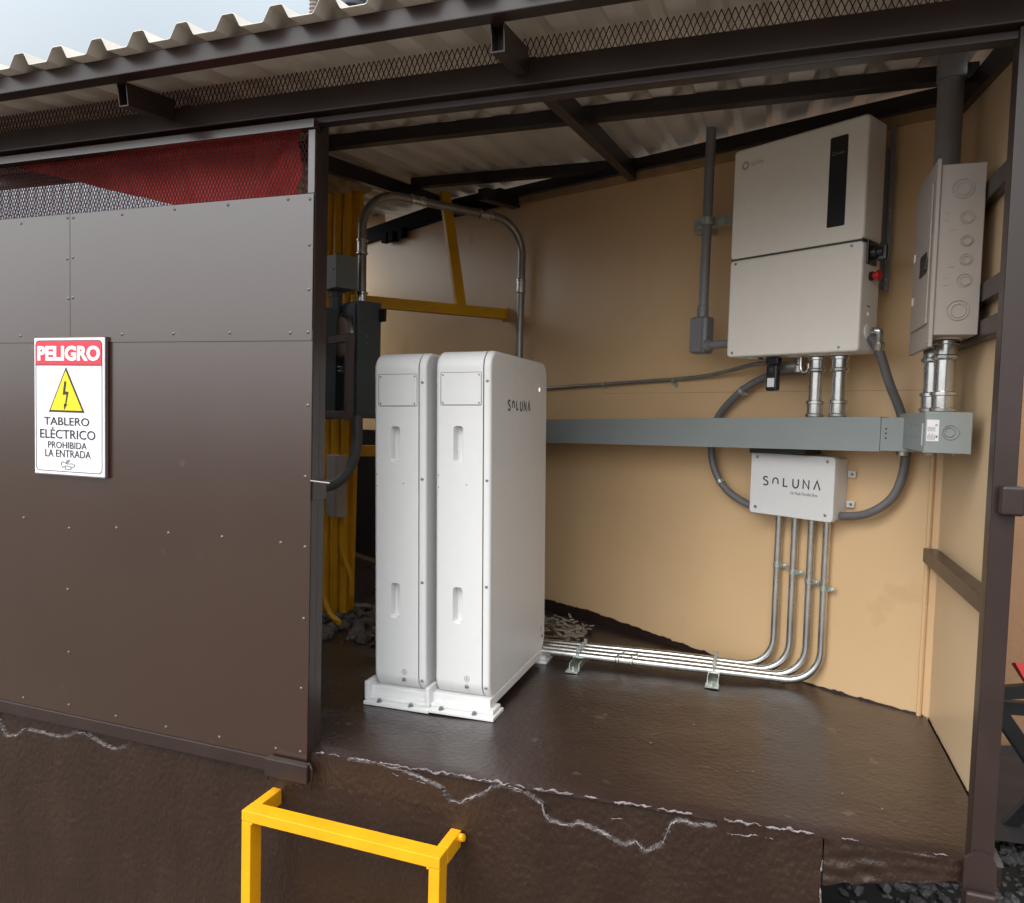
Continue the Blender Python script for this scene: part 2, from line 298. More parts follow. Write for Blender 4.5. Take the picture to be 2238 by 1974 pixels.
def flaked(x, z):          # 1 where the top coat has broken away above a crack line
    for c in CR:
        if c[0][0] <= x <= c[-1][0]:
            for (xa, za), (xb, zb) in zip(c, c[1:]):
                if xa <= x <= xb:
                    zc = za + (zb - za) * (x - xa) / (xb - xa); return max(0, min(1, (z - zc) / .004 + .5))
    return 0
def fw(u, v):
    x = -3.6 + 3.74 * u ** .8; z = .15 + v * (zf(x) - 0.153); z = z if v > 0 else 0
    d = noise.noise(V((x * 3, z * 3, 1))) * 0.004 + noise.noise(V((x * 40, z * 10, 2))) * 0.0006 + noise.noise(V((x * 80, z * 65, 5))) * 0.0012
    return (x, 1.612 + d * min(1, (1 - v) * 12) + .007 * flaked(x, z), z)
fwm = grid(560, 150, fw)
fwm.box(-3.6, 0.137, 1.66, 1.76, 0, 0.70)
fwm.add([(0.14, 1.614, 0), (0.14, 1.76, 0), (0.14, 1.76, zf(0.14) - 0.004), (0.14, 1.614, zf(0.14) - 0.004)], [(0, 1, 2, 3)])
build('front_wall', fwm, M_stucco, plat, True)
def lt(u, v):
    x = 0.143 + u * 0.255; zb = 0.688 + 0.062 * min(1, u * 1.1) + 0.006 * noise.noise(V((x * 30, 4, 0))); z = zb + v * (zf(x) - 0.004 - zb)
    return (x, 1.612 + noise.noise(V((x * 22, z * 50, 8))) * 0.004 * (1 if 0 < v < 1 else 0.3), z)
lm = grid(60, 24, lt)
lm.box(0.143, 0.46, 1.625, 1.70, 0.752, 0.785)
for i in range(24):     # rough underside of the slab behind the lintel
    x = 0.15 + i * 0.0129; lm.box(x, x + 0.0125, 1.70, 4.4, 0.70 + 0.008 * math.sin(i * 2.3), 0.78)
build('edge_lintel', lm, M_stucco, plat, True)
def ridge(pts, r0, y=1.6125, jit=0.004, name='plaster_highlight_ridge', gap=-.18):  # broken plaster lips, their sky highlight put into the pale colour
    runs = [[]]; q = MB()
    for (x0, z0), (x1, z1) in zip(pts, pts[1:]):
        n = max(2, int(math.hypot(x1 - x0, z1 - z0) / 0.004))
        for k in range(n):
            f = k / n; x = x0 + (x1 - x0) * f; z = z0 + (z1 - z0) * f; g_ = noise.noise(V((x * 33, z * 33, 7))) + .5 * noise.noise(V((x * 90, z * 90, 4)))
            if g_ < gap: runs.append([]); continue
            runs[-1].append(((x, y + random.uniform(-1, 1) * 0.0012, z + jit * noise.noise(V((x * 60, z * 60, 2))) * 1.4 + random.uniform(-.001, .001)), r0 * max(.15, min(1.3, .35 + .9 * g_ + random.uniform(-.2, .2)))))
    for r in runs:
        if len(r) > 3: build(name, MB().tube([p for p, _ in r], [.0004] + [w_ for _, w_ in r[1:-1]] + [.0004], 6), M_ridge, plat, True)
ridge([(-1.08, .748), (-.9, .7535), (-.7, .761), (-.506, .768), (-.275, .7765), (-.146, .781), (.036, .788), (.136, .791)], 0.0046, 1.6105, gap=-.30)
ridge([(.15, .793), (.267, .797), (.39, .801)], 0.0030, 1.612, 0.002)
for c in CR: ridge(c, .0034, 1.6135)
ridge([(-.9, .735), (-.80, .728), (-.74, .720)], .0022); ridge([(-.05, .755), (.02, .762), (.09, .765)], .0022); ridge([(-.30, .735), (-.24, .742), (-.21, .73)], .0018)
ridge([(.139, .788), (.141, .74), (.138, .70), (.142, .64), (.139, .55)], 0.0026, 1.611, 0.006, 'wall_crack', gap=.0)

# ------------------------------------------------------------------ the shed
shed = thing('electrical_shed', 'brown steel frame shed with tan sheet walls inside and a corrugated cream roof', 'shed', (-1.2, 1.62, 0.75))
def P(name, mb, mt, **k): return build(name, mb, mt, shed, True, **k)
# posts
P('post', MB().rbox(0.400, 0.440, 1.60, 1.64, 0.62, 2.372, 0.003, 2), M_brown)
P('post', MB().rbox(-3.235, -3.2, 1.632, 1.662, 0.70, 2.372, 0.003, 2), M_brown)
P('post', MB().rbox(-1.135, -1.099, 1.632, 1.662, 0.70, 2.372, 0.003, 2), M_brown)
# header over the opening, its lower lip, eave beam
P('header_beam', MB().rbox(-3.2, 0.53, 1.592, 1.640, 2.374, 2.432, 0.004, 2), M_brown)
P('door_track', MB().rbox(-3.2, 0.53, 1.607, 1.640, 2.352, 2.368, 0.003, 2), M_brown)
P('eave_beam', MB().rbox(-3.2, 0.53, 1.39, 1.428, 2.427, zr(1.41) - 0.002, 0.003, 2), M_brown)
for y, xa, xb in ((2.235, -1.56, 0.47), (3.02, -1.56, -0.48)):
    P('purlin', MB().rbox(xa, xb, y - 0.02, y + 0.02, zr(y) - 0.045, zr(y) - 0.004, 0.003, 2), M_dark)
P('purlin', MB().rbox(-3.2, -1.57, 2.22, 2.26, 2.52, 2.572, 0.003, 2), M_dark)
def rafter(x, y0, y1, w_=0.032, d=0.045, h=0.055):
    return MB().beam((x, y0, zr(y0) - d - h / 2), (x, y1, zr(y1) - d - h / 2), w_, h)
for x, y1 in ((-0.555, 3.00), (-1.545, 3.55)):
    q = rafter(x, 1.645, y1); P('rafter', q, M_dark)
    e0 = MB().beam((x, 1.435, zr(1.435) - 0.0725), (x, 1.591, zr(1.591) - 0.0725), 0.030, 0.055)
    e0.cut(MB().beam((x, 1.42, zr(1.42) - 0.0725), (x, 1.47, zr(1.47) - 0.0725), 0.025, 0.049)); P('rafter_end', e0, M_brown)
P('rafter', rafter(0.472, 1.645, 2.36, 0.05), M_dark)
P('rafter', MB().beam((-1.23, 3.05, zr(3.05) - 0.09), (-1.17, 3.36, 2.64), 0.05, 0.05), M_dark)
# roof sheets
def roof(x0, x1, y0, y1, ny=2):
    xs = []; k = math.floor((x0 + 1.03) / 0.126) - 1
    while True:
        c = -1.03 + 0.126 * k; k += 1
        if c > x1 + 0.1: break
        for dx, h in ((-0.036, 0), (-0.032, 0.002), (-0.017, 0.028), (-0.013, 0.031), (0.013, 0.031), (0.017, 0.028), (0.032, 0.002), (0.036, 0)): xs.append((c + dx, h))
    xs = [(x, h) for x, h in xs if x0 <= x <= x1]; n = len(xs); q = MB(); vs_ = []
    for lay in (0, 0.0016):
        for j in range(ny + 1):
            y = y0 + (y1 - y0) * j / ny
            vs_ += [(x, y, zr(y) + h + lay + 0.003 * noise.noise(V((x * 1.3, y * 1.7, 0)))) for x, h in xs]
    o = (ny + 1) * n; fs = []
    for j in range(ny):
        for i in range(n - 1):
            a = j * n + i; fs += [(a, a + n, a + n + 1, a + 1), (o + a, o + a + 1, o + a + n + 1, o + a + n)]
    for i in range(n - 1):
        fs += [(i, i + 1, o + i + 1, o + i)]; a = ny * n + i; fs += [(a, o + a, o + a + 1, a + 1)]
    return q.add(vs_, fs)
P('roof_sheet', roof(-3.2, 0.56, 1.35, 2.36, 6), M_roof)
P('roof_sheet', roof(-2.70, 0.56, 2.30, 4.7, 16), M_roof)
# expanded metal strip between header and roof
def exmesh(x0, x1, z0, z1, y, wd=0.014, ht=0.020, t=0.0021, dep=0.0016):
    q = MB(); n = int((x1 - x0) / (wd / 2)); rows = int((z1 - z0) / (ht)) + 2
    for j in range(rows):
        for i in range(n):
            xa = x0 + i * wd / 2; xb = xa + wd / 2; sg = 1 if (i + j) % 2 == 0 else -1
            za = z0 + j * ht + sg * ht / 2; zb = z0 + j * ht - sg * ht / 2
            if min(za, zb) < z0 - 0.001 or max(za, zb) > z1 + 0.001: continue
            dx, dz = xb - xa, zb - za; ln = math.hypot(dx, dz); nx, nz = -dz / ln * t / 2, dx / ln * t / 2
            q.add([(xa + nx, y, za + nz), (xb + nx, y, zb + nz), (xb - nx, y, zb - nz), (xa - nx, y, za - nz),
                   (xa + nx, y + dep, za + nz), (xb + nx, y + dep, zb + nz), (xb - nx, y + dep, zb - nz), (xa - nx, y + dep, za - nz)],
                  [(0, 3, 2, 1), (4, 5, 6, 7), (0, 1, 5, 4), (3, 7, 6, 2)])
    return q
P('mesh_strip', exmesh(-3.1, 0.52, 2.425, 2.505, 1.636, 0.0140, 0.0165, 0.0019), M_mesh, smooth=False)
# back wall of two tan sheets; its head follows the roof
def wall_sheet(s0, s1, n=24):
    q = MB(); vs_ = []
    for k in range(n + 1):
        s = s0 + (s1 - s0) * k / n; zt = min(2.668, 2.505 + 0.066 * s) if s < 3.12 else 3.3; zb = zf(W(s, 0, 0).x) - 0.02
        for o in (0, -0.004): vs_ += [W(s, o, zb), W(s, o, zt)]
    fs = []
    for k in range(n): a = 4 * k; fs += [(a, a + 4, a + 5, a + 1), (a + 2, a + 3, a + 7, a + 6), (a + 1, a + 5, a + 7, a + 3)]
    return q.add(vs_, fs)
P('back_wall_sheet', wall_sheet(-0.02, 1.79), M_tan); P('back_wall_sheet', wall_sheet(1.7915, 3.9), M_tan)
def along(s0, s1, z0f, z1f, o0, o1, n=20):
    q = MB(); vs_ = []
    for k in range(n + 1):
        s = s0 + (s1 - s0) * k / n
        vs_ += [W(s, o0, z0f(s)), W(s, o1, z0f(s)), W(s, o1, z1f(s)), W(s, o0, z1f(s))]
    fs = [(0, 1, 2, 3), (4 * n, 4 * n + 3, 4 * n + 2, 4 * n + 1)]
    for k in range(n):
        a = 4 * k
        for i in range(4): fs.append((a + i, a + 4 + i, a + 4 + (i + 1) % 4, a + (i + 1) % 4))
    return q.add(vs_, fs)
zt = lambda s: min(2.668, 2.505 + 0.066 * s)
P('wall_trim', along(0.0, 2.3, lambda s: zt(s) - 0.004, lambda s: zt(s) + 0.026, 0.0, 0.012), M_tantrim)
P('wall_top_rail_or_gap_shade', along(-0.01, 2.0, lambda s: zt(s) + 0.028, lambda s: zt(s) + 0.072, -0.01, 0.034), M_dark)
P('wall_top_rail_or_gap_shade', along(2.0, 3.9, lambda s: zt(s) + 0.002, lambda s: zt(s) + 0.09, -0.01, 0.02), M_pitch)  # black strip paints the shadow gap between wall head and roof
P('sheet_joint', along(.0, 1.3, lambda s: 1.741 - .004 * s, lambda s: 1.7425 - .004 * s, -.001, .0006), M_tantrim)
P('corner_trim', MB().tube([W(0.012, 0.004, 0.80), W(0.012, 0.004, 2.50)], 0.007, 8), M_tan)
# dark painted skirting at the foot of the back wall, with a ragged upper edge
sk = MB(); n = 260; vs_ = []
for k in range(n + 1):
    s = 0.0 + 3.1 * k / n; zb = zf(W(s, 0, 0).x) - 0.01
    hgt = 0.014 + 0.048 * max(0, min(1, (s - 0.62) / 0.7)) + 0.006 * noise.noise(V((s * 22, 0, 3))) + 0.005 * noise.noise(V((s * 70, 0, 3)))
    vs_ += [W(s, 0.003, zb), W(s, 0.003, zb + hgt)]
sk.add(vs_, [(2 * k, 2 * k + 2, 2 * k + 3, 2 * k + 1) for k in range(n)])
n = 80; vs_ = []
for k in range(n + 1):
    f = k / n; x = .4645 + .0005 * f; y = 1.745 + .63 * f; zb = zf(x) - .01; vs_ += [(x, y, zb), (x, y, zb + .011 + .005 * noise.noise(V((y * 25, 0, 6))) + .004 * noise.noise(V((y * 80, 0, 6))))]
sk.add(vs_, [(2 * k, 2 * k + 2, 2 * k + 3, 2 * k + 1) for k in range(n)])
P('painted_skirting', sk, M_floor)
# right side wall and its rails
P('side_wall_sheet', MB().add([(0.466, 1.745, zf(.45) - 0.02), (0.4665, 2.385, zf(.45) - 0.02), (0.4665, 2.385, 2.56), (0.466, 1.745, 2.475), (0.470, 1.745, zf(.45) - 0.02), (0.4705, 2.385, zf(.45) - 0.02), (0.4705, 2.385, 2.56), (0.470, 1.745, 2.475)],
  [(0, 1, 2, 3), (4, 7, 6, 5), (0, 3, 7, 4), (3, 2, 6, 7)]), M_tan2)
P('corner_flashing', MB().beam((.4395, 1.642, 1.6), (.465, 1.744, 1.6), .002, 1.62), M_brown)
for z in (2.175, 1.945, 1.86): P('wall_rail', MB().beam((.4525, 1.72, z), (.4535, 2.36, z), .023, .044, r=.003), M_brown)
P('wall_rail', MB().beam((.446, 1.70, 1.272), (.446, 2.356, 1.272), .036, .040, r=.003), M_brown)
# unseen sheet added across the left end to block light below the mesh
P('light_block_sheet', MB().add([W(3.9, 0, 0.6), (-3.25, 1.66, 0.6), (-3.25, 1.66, 2.40), W(3.9, 0, 2.46)], [(0, 1, 2, 3)]), M_brown)
# hinge and hasp hardware on the right post
P('hasp_bracket', MB().rbox(0.408, 0.447, 1.570, 1.599, 1.478, 1.533, 0.006, 3).rbox(0.4475, 0.475, 1.578, 1.592, 1.486, 1.526, 0.004, 2), M_brown)
q = MB(); pl = [(0.388, 0.60), (0.4425, 0.60), (0.4425, 0.808), (0.436, 0.822), (0.424, 0.829), (0.410, 0.829), (0.388, 0.812)]
q.flat([(x, z) for x, z in pl], 1.599, 0.010); P('hinge_plate', q, M_brown)
P('hinge_knuckle', MB().rbox(0.390, 0.4415, 1.572, 1.588, 0.52, 0.757, 0.006, 3), M_brown)
P('ceiling_conduit', MB().tube([(-0.49, 2.96, zr(2.96) - 0.03), (0.10, 2.6, zr(2.6) - 0.03)], 0.008, 8), M_dark)

# ------------------------------------------------------------------ door leaf, left
door = thing('sheet_metal_door', 'brown sheet metal door leaf with riveted panels and an expanded mesh top', 'door', (-1.6, 1.60, 0.69))
def D(name, mb, mt, **k): return build(name, mb, mt, door, True, **k)
f = MB(); f.rbox(-3.2, -1.096, 1.588, 1.618, 2.336, 2.359, 0.002, 2)
D('frame', f, M_door)
D('frame_stile', MB().rbox(-1.117, -1.096, 1.6005, 1.6295, 0.69, 2.335, 0.002, 2), M_brown)
D('stile_face', MB().rbox(-1.1165, -1.0968, 1.5965, 1.5998, 2.1785, 2.3345, 0.0007, 1), M_door)
D('frame_stile', MB().rbox(-3.2, -3.18, 1.6005, 1.6295, 0.69, 2.335, 0.002, 2), M_brown)
D('bottom_rail', MB().rbox(-3.2, -1.0965, 1.592, 1.628, 0.678, 0.716, 0.004, 2), M_brown)
D('lower_sheet', MB().rbox(-3.2, -1.097, 1.597, 1.5995, 0.7165, 1.84, 0.0007, 1), M_door)
D('upper_sheet', MB().rbox(-1.9113, -1.0972, 1.5942, 1.5966, 1.811, 2.177, 0.0007, 1), M_door)
D('upper_sheet', MB().rbox(-3.2, -1.9125, 1.5942, 1.5966, 1.811, 2.177, 0.0007, 1), M_door)
D('mesh_infill', exmesh(-3.1, -1.113, 2.165, 2.350, 1.622, 0.0112, 0.0112, 0.0015), M_mesh, smooth=False)
RV = [(-2.104, 2.161), (-1.921, 2.166), (-1.899, 2.165), (-1.718, 2.163), (-1.535, 2.165), (-1.359, 2.165), (-1.173, 2.167), (-1.108, 2.163), (-1.108, 2.05), (-1.923, 2.05), (-1.901, 2.053), (-1.919, 1.937), (-1.902, 1.939), (-2.11, 1.832), (-1.718, 1.833), (-1.537, 1.833), (-1.35, 1.833), (-1.162, 1.831), (-1.109, 1.832), (-1.108, 1.939), (-1.108, 1.648), (-1.113, 1.466), (-2.104, 1.288), (-1.922, 1.271), (-1.741, 1.286), (-1.554, 1.286), (-1.372, 1.29), (-1.185, 1.29), (-1.111, 1.285), (-2.111, 0.736), (-1.925, 0.743), (-1.743, 0.739), (-1.56, 0.738), (-1.376, 0.741), (-1.193, 0.742), (-1.117, 0.747), (-1.117, 0.915), (-1.112, 1.099), (-1.928, 1.089), (-1.925, 0.902), (-2.29, 2.161), (-2.29, 1.832), (-2.29, 1.285), (-2.29, 0.738)]
for x, z in RV:
    y = 1.5942 if z > 1.81 else 1.597
    D('rivet', MB().lathe((x, y + 0.0005, z), (0, -1, 0), [(0, 0.0046), (0.0012, 0.0044), (0.0024, 0.0030), (0.0030, 0.0010)], 10), M_dscrew)
sv = MB().rbox(-1.207, -1.076, 1.568, 1.5915, 0.679, 0.727, 0.004, 2); D('hinge_sleeve', sv, M_brown)
D('weld_strap', MB().tube(spline([(-1.085, 1.586, 0.727), (-1.073, 1.583, 0.715), (-1.073, 1.583, 0.69), (-1.078, 1.586, 0.66)], 5), 0.004, 7), M_brown)
D('weld_strap', MB().tube(spline([(-1.205, 1.586, 0.684), (-1.209, 1.584, 0.672), (-1.212, 1.590, 0.662)], 5), 0.003, 7), M_brown)
D('latch_rod', MB().tube([(-1.096, 1.596, 1.457), (-1.050, 1.612, 1.452)], 0.0018, 8), M_panel)
D('latch_plate', MB().rbox(-1.0955, -1.0915, 1.602, 1.662, 1.405, 1.455, 0.001, 1), M_brown)
D('bolt', MB().lathe((-1.245, 1.600, 2.346), (0, -1, 0), [(0, 0.006), (0.006, 0.006), (0.007, 0.003)], 8), M_screw)

# ------------------------------------------------------------------ warning sign on the door
SW, SH = 0.2705, 0.395
sign = thing('warning_sign', 'white PELIGRO warning sign with red header and yellow lightning triangle on the brown door', 'sign', (-2.041, 1.594, 1.429), 0)
build('plate', MB().rbox(0, SW, -0.010, 0, 0, SH, 0.0012, 1), M_signwhite, sign)
build('edge', MB().box(SW + 0.0003, SW + 0.0022, -0.0095, 0, -0.002, SH + 0.001).box(-0.0005, SW + 0.0022, -0.0095, 0, -0.0025, -0.0004).box(-0.0005, SW + 0.0022, -0.0095, 0, SH + 0.0004, SH + 0.002), M_signedge, sign)
U = lambda u, v: (u * SW, SH * (1 - v))
bx = [U(a, b) for a, b in ((.026, .975), (.966, .975), (.966, .02), (.026, .02))]
rr = rrect(bx[0][0], bx[1][0], bx[0][1], bx[2][1], 0.013)
build('border', MB().stroke(rr + [rr[0]], 0.0017, -0.0103), M_ink, sign)
h = rrect(.030 * SW, .962 * SW, SH * (1 - .195), SH * (1 - .024), 0.0115); h = [p for p in h if p[1] > SH * (1 - .195) + 0.0116] + [(.030 * SW, SH * (1 - .195)), (.962 * SW, SH * (1 - .195))]
build('header', MB().flat(h[:7] + h[7:14] + h[-2:], -0.0103), M_signred, sign)
build('header_rule', MB().stroke([U(.028, .198), U(.964, .198)], 0.0018, -0.0105), M_ink, sign)
def line(txt, u0, u1, v0, v1, mt, bold=0.0, d=-0.0105):
    a = U(u0, v1); b = U(u1, v0); build('lettering', MB().text(txt, a[0], b[0], a[1], b[1], d, bold), mt, sign)
line('PELIGRO', .055, .945, .058, .168, M_signwhite, 0.045, -0.0112)
build('triangle', MB().flat([U(.215, .541), U(.725, .541), U(.463, .212)], -0.0103), M_ink, sign)
build('triangle_face', MB().flat([U(.245, .527), U(.693, .527), U(.463, .238)], -0.0112), M_signyel, sign)
bo = [U(*p) for p in ((.448, .315), (.475, .318), (.458, .388), (.506, .392), (.474, .482), (.488, .482), (.443, .522), (.440, .478), (.458, .480), (.478, .410), (.425, .414))]
build('lightning_bolt', MB().flat(bo, -0.0121), M_ink, sign)
line('TABLERO', .145, .79, .578, .637, M_ink, 0.004); line('ELÉCTRICO', .085, .875, .652, .735, M_ink, 0.004)
line('PROHIBIDA', .20, .755, .757, .806, M_ink, 0.0); line('LA ENTRADA', .16, .81, .817, .870, M_ink, 0.0)
em = MB()
for pts in ([(.39, .925), (.40, .905), (.43, .905), (.47, .918), (.55, .915), (.585, .922), (.57, .94), (.52, .937), (.46, .932), (.41, .945), (.39, .925)], [(.45, .957), (.53, .957)], [(.45, .94), (.45, .957)], [(.53, .94), (.53, .957)]):
    em.stroke([U(*p) for p in pts], 0.0022, -0.0105)
em.flat([U(.45, .915), U(.475, .913), U(.51, .898), U(.515, .885), U(.47, .893)], -0.0108)
build('emblem', em, M_grink, sign)

# ------------------------------------------------------------------ battery cabinets
def soluna(mb, x0, x1, z0, z1, w_, y, fn=None):
    q = MB(); n = x1 - x0; h = z1 - z0; cw = n / 6.55; lw = 0.62 * cw; X = lambda i: x0 + i * cw * 1.185
    a = X(0); q.stroke(arc(a + lw * .5, z1 - h * .27, lw * .45, h * .26, 35, 180, 9) + arc(a + lw * .5, z0 + h * .27, lw * .45, h * .26, 90, 0, 5)[1:] + arc(a + lw * .5, z0 + h * .27, lw * .45, h * .26, 0, -150, 9)[1:], w_, y)
    a = X(1); q.stroke([(a, z0 + h * .25)] + arc(a + lw * .5, z0 + h * .5, lw * .5, h * .42, 180, 0, 12) + [(a + lw, z0 + h * .25)], w_, y)
    a = X(2) + lw * .15; q.stroke([(a, z1), (a, z0 + w_ / 2), (a + lw * .75, z0 + w_ / 2)], w_, y)
    a = X(3); q.stroke([(a, z1)] + arc(a + lw * .5, z0 + h * .42, lw * .5, h * .42, 180, 360, 12) + [(a + lw, z1)], w_, y)
    a = X(4); q.stroke([(a, z0), (a, z1 - h * .03), (a + lw, z0 + h * .03), (a + lw, z1)], w_, y)
    a = X(5); q.stroke([(a, z0), (a + lw * .55, z1), (a + lw * 1.1, z0)], w_, y)
    if fn: q.map(fn)
    return mb.add(q.v, q.f)
BW, BD, B0, B1 = 0.1735, 0.56, 0.045, 1.064
def battery(loc, label):
    t = thing('battery_cabinet', label, 'battery', loc, 0, 'twin white battery cabinets standing side by side', R(-1.25))
    def prof(x, ins): return [(x, a, b) for a, b in rrect(ins, BD - ins, B0 + ins, B1 - ins, 0.052 - ins, 8)]
    b = MB().loft([prof(0, .012), prof(.0016, .0065), prof(.0055, .002), prof(.012, 0), prof(.149, 0), prof(.1495, .0012)])
    hs = MB()
    for z0, z1 in ((.738, .845), (.266, .373)):
        hs.loft([[(x, y, z) for x, z in rrect(.057 + i, .088 - i, z0 + i, z1 - i, .010 - i * .5, 5)] for y, i in ((-.01, -.001), (.0, 0), (.004, .0022), (.024, .004))])
    b.cut(hs); body = build('body', b, M_white, t, ang=40)
    s_ = MB().loft([prof(.1525, .0012), prof(.153, 0), prof(BW - .010, 0), prof(BW - .004, .0022), prof(BW - .001, .006), prof(BW, .011)])
    side = build('side_cover', s_, M_white, t, ang=40)
    build('seam', MB().loft([prof(.1494, .003), prof(.1526, .003)]), M_seam, t)
    pl = MB(); r = rrect(.017, .145, .905, 1.0, .004); pl.stroke(r + [r[0]], .0014, -.0001, .0006)
    cp = build('cover_plate', MB().loft([[(x, y, z) for x, z in rrect(.0185 + i, .1435 - i, .9065 + i, .9985 - i, .004, 4)] for y, i in ((.001, 0), (-.0012, 0), (-.002, .001))]), M_white, t)
    build('plate_outline', pl, M_grink, cp)
    for x in (.0245, .1375):
        for z in (.9125, .9925): build('screw', MB().lathe((x, -.0018, z), (0, -1, 0), [(0, .0030), (.001, .0028), (.0014, .001)], 10), M_screw, cp)
    for z in (.975, .690, .382, .085): build('screw', MB().lathe((.1625, .0005, z), (0, -1, 0), [(0, .0045), (.002, .0042), (.003, .0025), (.0032, .0012)], 12), M_screw, side)
    for x, z in ((.010, .70), (.010, .665), (.1, .675)): build('small_hole', MB().lathe((x, .0004, z), (0, -1, 0), [(0, .0022), (.0008, .002)], 8), M_grink, body)
    gm = MB().ring((.103, 0, .105), (0, -1, 0), .0085, .0068, .0006, 20); gm.stroke([(.103, .0995), (.103, .111)], .0014, 0); gm.stroke([(.0975, .105), (.1085, .105)], .0014, 0)
    build('ground_symbol', gm, M_grink, body)
    build('ground_bolt', MB().lathe((.103, .0005, .082), (0, -1, 0), [(0, .0062), (.002, .006), (.003, .0035), (.009, .0032)], 12), M_screw, body)
    lg = soluna(MB(), .145, .360, .893, .923, .0062, 0, lambda p: (BW - p.y * 1.0, p.x, p.z)); build('logo', lg, M_ink, side)
    build('indicator_light', MB().lathe((BW - .0005, .467, .968), (1, 0, 0), [(0, .0075), (.0012, .007), (.0016, .004)], 16), M_led, side)
    build('side_fitting', MB().lathe((BW - .0005, .515, .098), (1, 0, 0), [(0, .006), (.004, .0055), (.006, .003)], 10), M_screw, side)
    build('side_label', MB().box(BW - .0002, BW + .0006, .506, .511, .118, .136), M_grink, side)
    ft = MB().rbox(-.018, BW + .002, .004, BD - .004, .022, .050, .004, 2).rbox(-.021, BW + .024, -.030, .060, 0, .012, .003, 2).rbox(-.016, BW + .016, -.010, .055, .0122, .024, .003, 2)
    ft.rbox(-.0215, -.008, -.022, .040, .0125, .070, .004, 2).rbox(-.021, BW + .024, BD - .06, BD + .030, 0, .012, .003, 2).rbox(-.016, BW + .016, BD - .055, BD + .01, .0122, .024, .003, 2)
    base = build('base_bracket', ft, M_white, t)
    for x in (.03, .135): build('anchor_bolt', MB().lathe((x, -.021, .011), (0, 0, 1), [(0, .009), (.002, .009), (.0025, .0055), (.008, .0055), (.010, .003)], 10), M_screw, base)
battery((-0.9055, 1.965, zf(-0.82)), 'white battery cabinet showing its broad side with dark lettering and a pink light')
battery((-1.1085, 1.962, zf(-1.02)), 'white battery cabinet nearer the brown door, its broad side hidden by its twin')

# ------------------------------------------------------------------ inverter
IW, ID = 0.428, 0.105
inv = thing('inverter', 'tall white wall inverter with a black display strip, hung high on the tan wall', 'inverter', W(0.577, 0.20, 1.842), -WA)
def I(name, mb, mt, par=None, **k): return build(name, mb, mt, par or inv, **k)
def slab(z0, z1, y0=0.0, rr_=.012):
    def rg(y, i): return [(a, y, b) for a, b in rrect(i, IW - i, z0 + i, z1 - i, max(.002, rr_ - i), 5)]
    return MB().loft([rg(y0 + ID, 0), rg(y0 + .009, 0), rg(y0 + .003, .0018), rg(y0 + .0008, .005), rg(y0, .009)])
up = I('upper_body', slab(.3115, .655), M_warm, ang=40); lo = I('lower_cover', slab(0, .3085), M_warm, ang=40)
I('seam', MB().box(.004, IW - .004, .004, ID - .003, .302, .32), M_seam)
I('display', MB().flat(rrect(.319, .371, .358, .612, .004), .0002, .0012), M_black, up)
I('display_mark', MB().ring((.332, -.001, .565), (0, -1, 0), .006, .0045, .0005, 16).text('solis', .341, .362, .561, .568, -.0011), M_grink, up)
lg = MB().ring((.043, 0, .600), (0, -1, 0), .0105, .0075, .0006, 20)
for k in range(10): c, s_ = math.cos(k * .628), math.sin(k * .628); lg.stroke([(.043 + c * .0112, .600 + s_ * .0112), (.043 + c * .0145, .600 + s_ * .0145)], .003, 0)
I('logo_ring', lg, M_brink, up); I('logo_text', MB().text('solis', .063, .106, .595, .610, 0), M_fadeink, up)
for x, z in ((.022, .296), (.395, .296), (.022, .014), (.372, .014)): I('screw', MB().lathe((x, .0006, z), (0, -1, 0), [(0, .0045), (.0015, .0042), (.002, .002)], 12), M_screw, lo)
sw = MB().rbox(IW, IW + .006, .018, .075, .245, .312, .003, 2); I('switch_plate', sw, M_black)
I('rotary_switch', MB().lathe((IW + .005, .05, .279), (1, 0, 0), [(0, .021), (.014, .020), (.016, .016), (.03, .015)], 16).rbox(IW + .018, IW + .044, .043, .057, .255, .30, .004, 2), M_black)
I('button_collar', MB().lathe((IW, .052, .215), (1, 0, 0), [(0, .013), (.008, .013), (.009, .011)], 16), M_black)
I('emergency_button', MB().lathe((IW + .009, .052, .215), (1, 0, 0), [(0, .010), (.008, .010), (.011, .0145), (.018, .0145), (.021, .010)], 18), M_red)
I('side_button', MB().lathe((IW, .05, .108), (1, 0, 0), [(0, .0085), (.002, .008), (.004, .006)], 14), M_warm)
I('side_marking', MB().box(IW, IW + .0006, .038, .058, .128, .132), M_grink, lo)
I('cable_port', MB().lathe((IW, .05, .060), (1, 0, 0), [(0, .021), (.002, .021), (.003, .019), (.006, .010)], 20), M_warm)
for x, r in ((.062, .016), (.205, .018)): I('bottom_plug', MB().lathe((x, .055, .0005), (0, 0, -1), [(0, r), (.003, r), (.004, r * .9)], 18), M_warm)
I('bottom_plug', MB().lathe((.092, .055, .0005), (0, 0, -1), [(0, .007), (.006, .007), (.007, .004)], 10), M_black)
br = MB().rbox(.03, IW - .012, ID + .001, ID + .094, .20, .60, .003, 2).rbox(IW - .0105, IW + .003, ID + .055, ID + .060, .185, .660, .001, 1)
I('mounting_bracket', br, M_pvc)
for z in (.22, .42, .62): I('bracket_bolt', MB().lathe((IW - .004, ID + .054, z), (0, -1, 0), [(0, .004), (.004, .005), (.005, .003)], 8), M_screw)

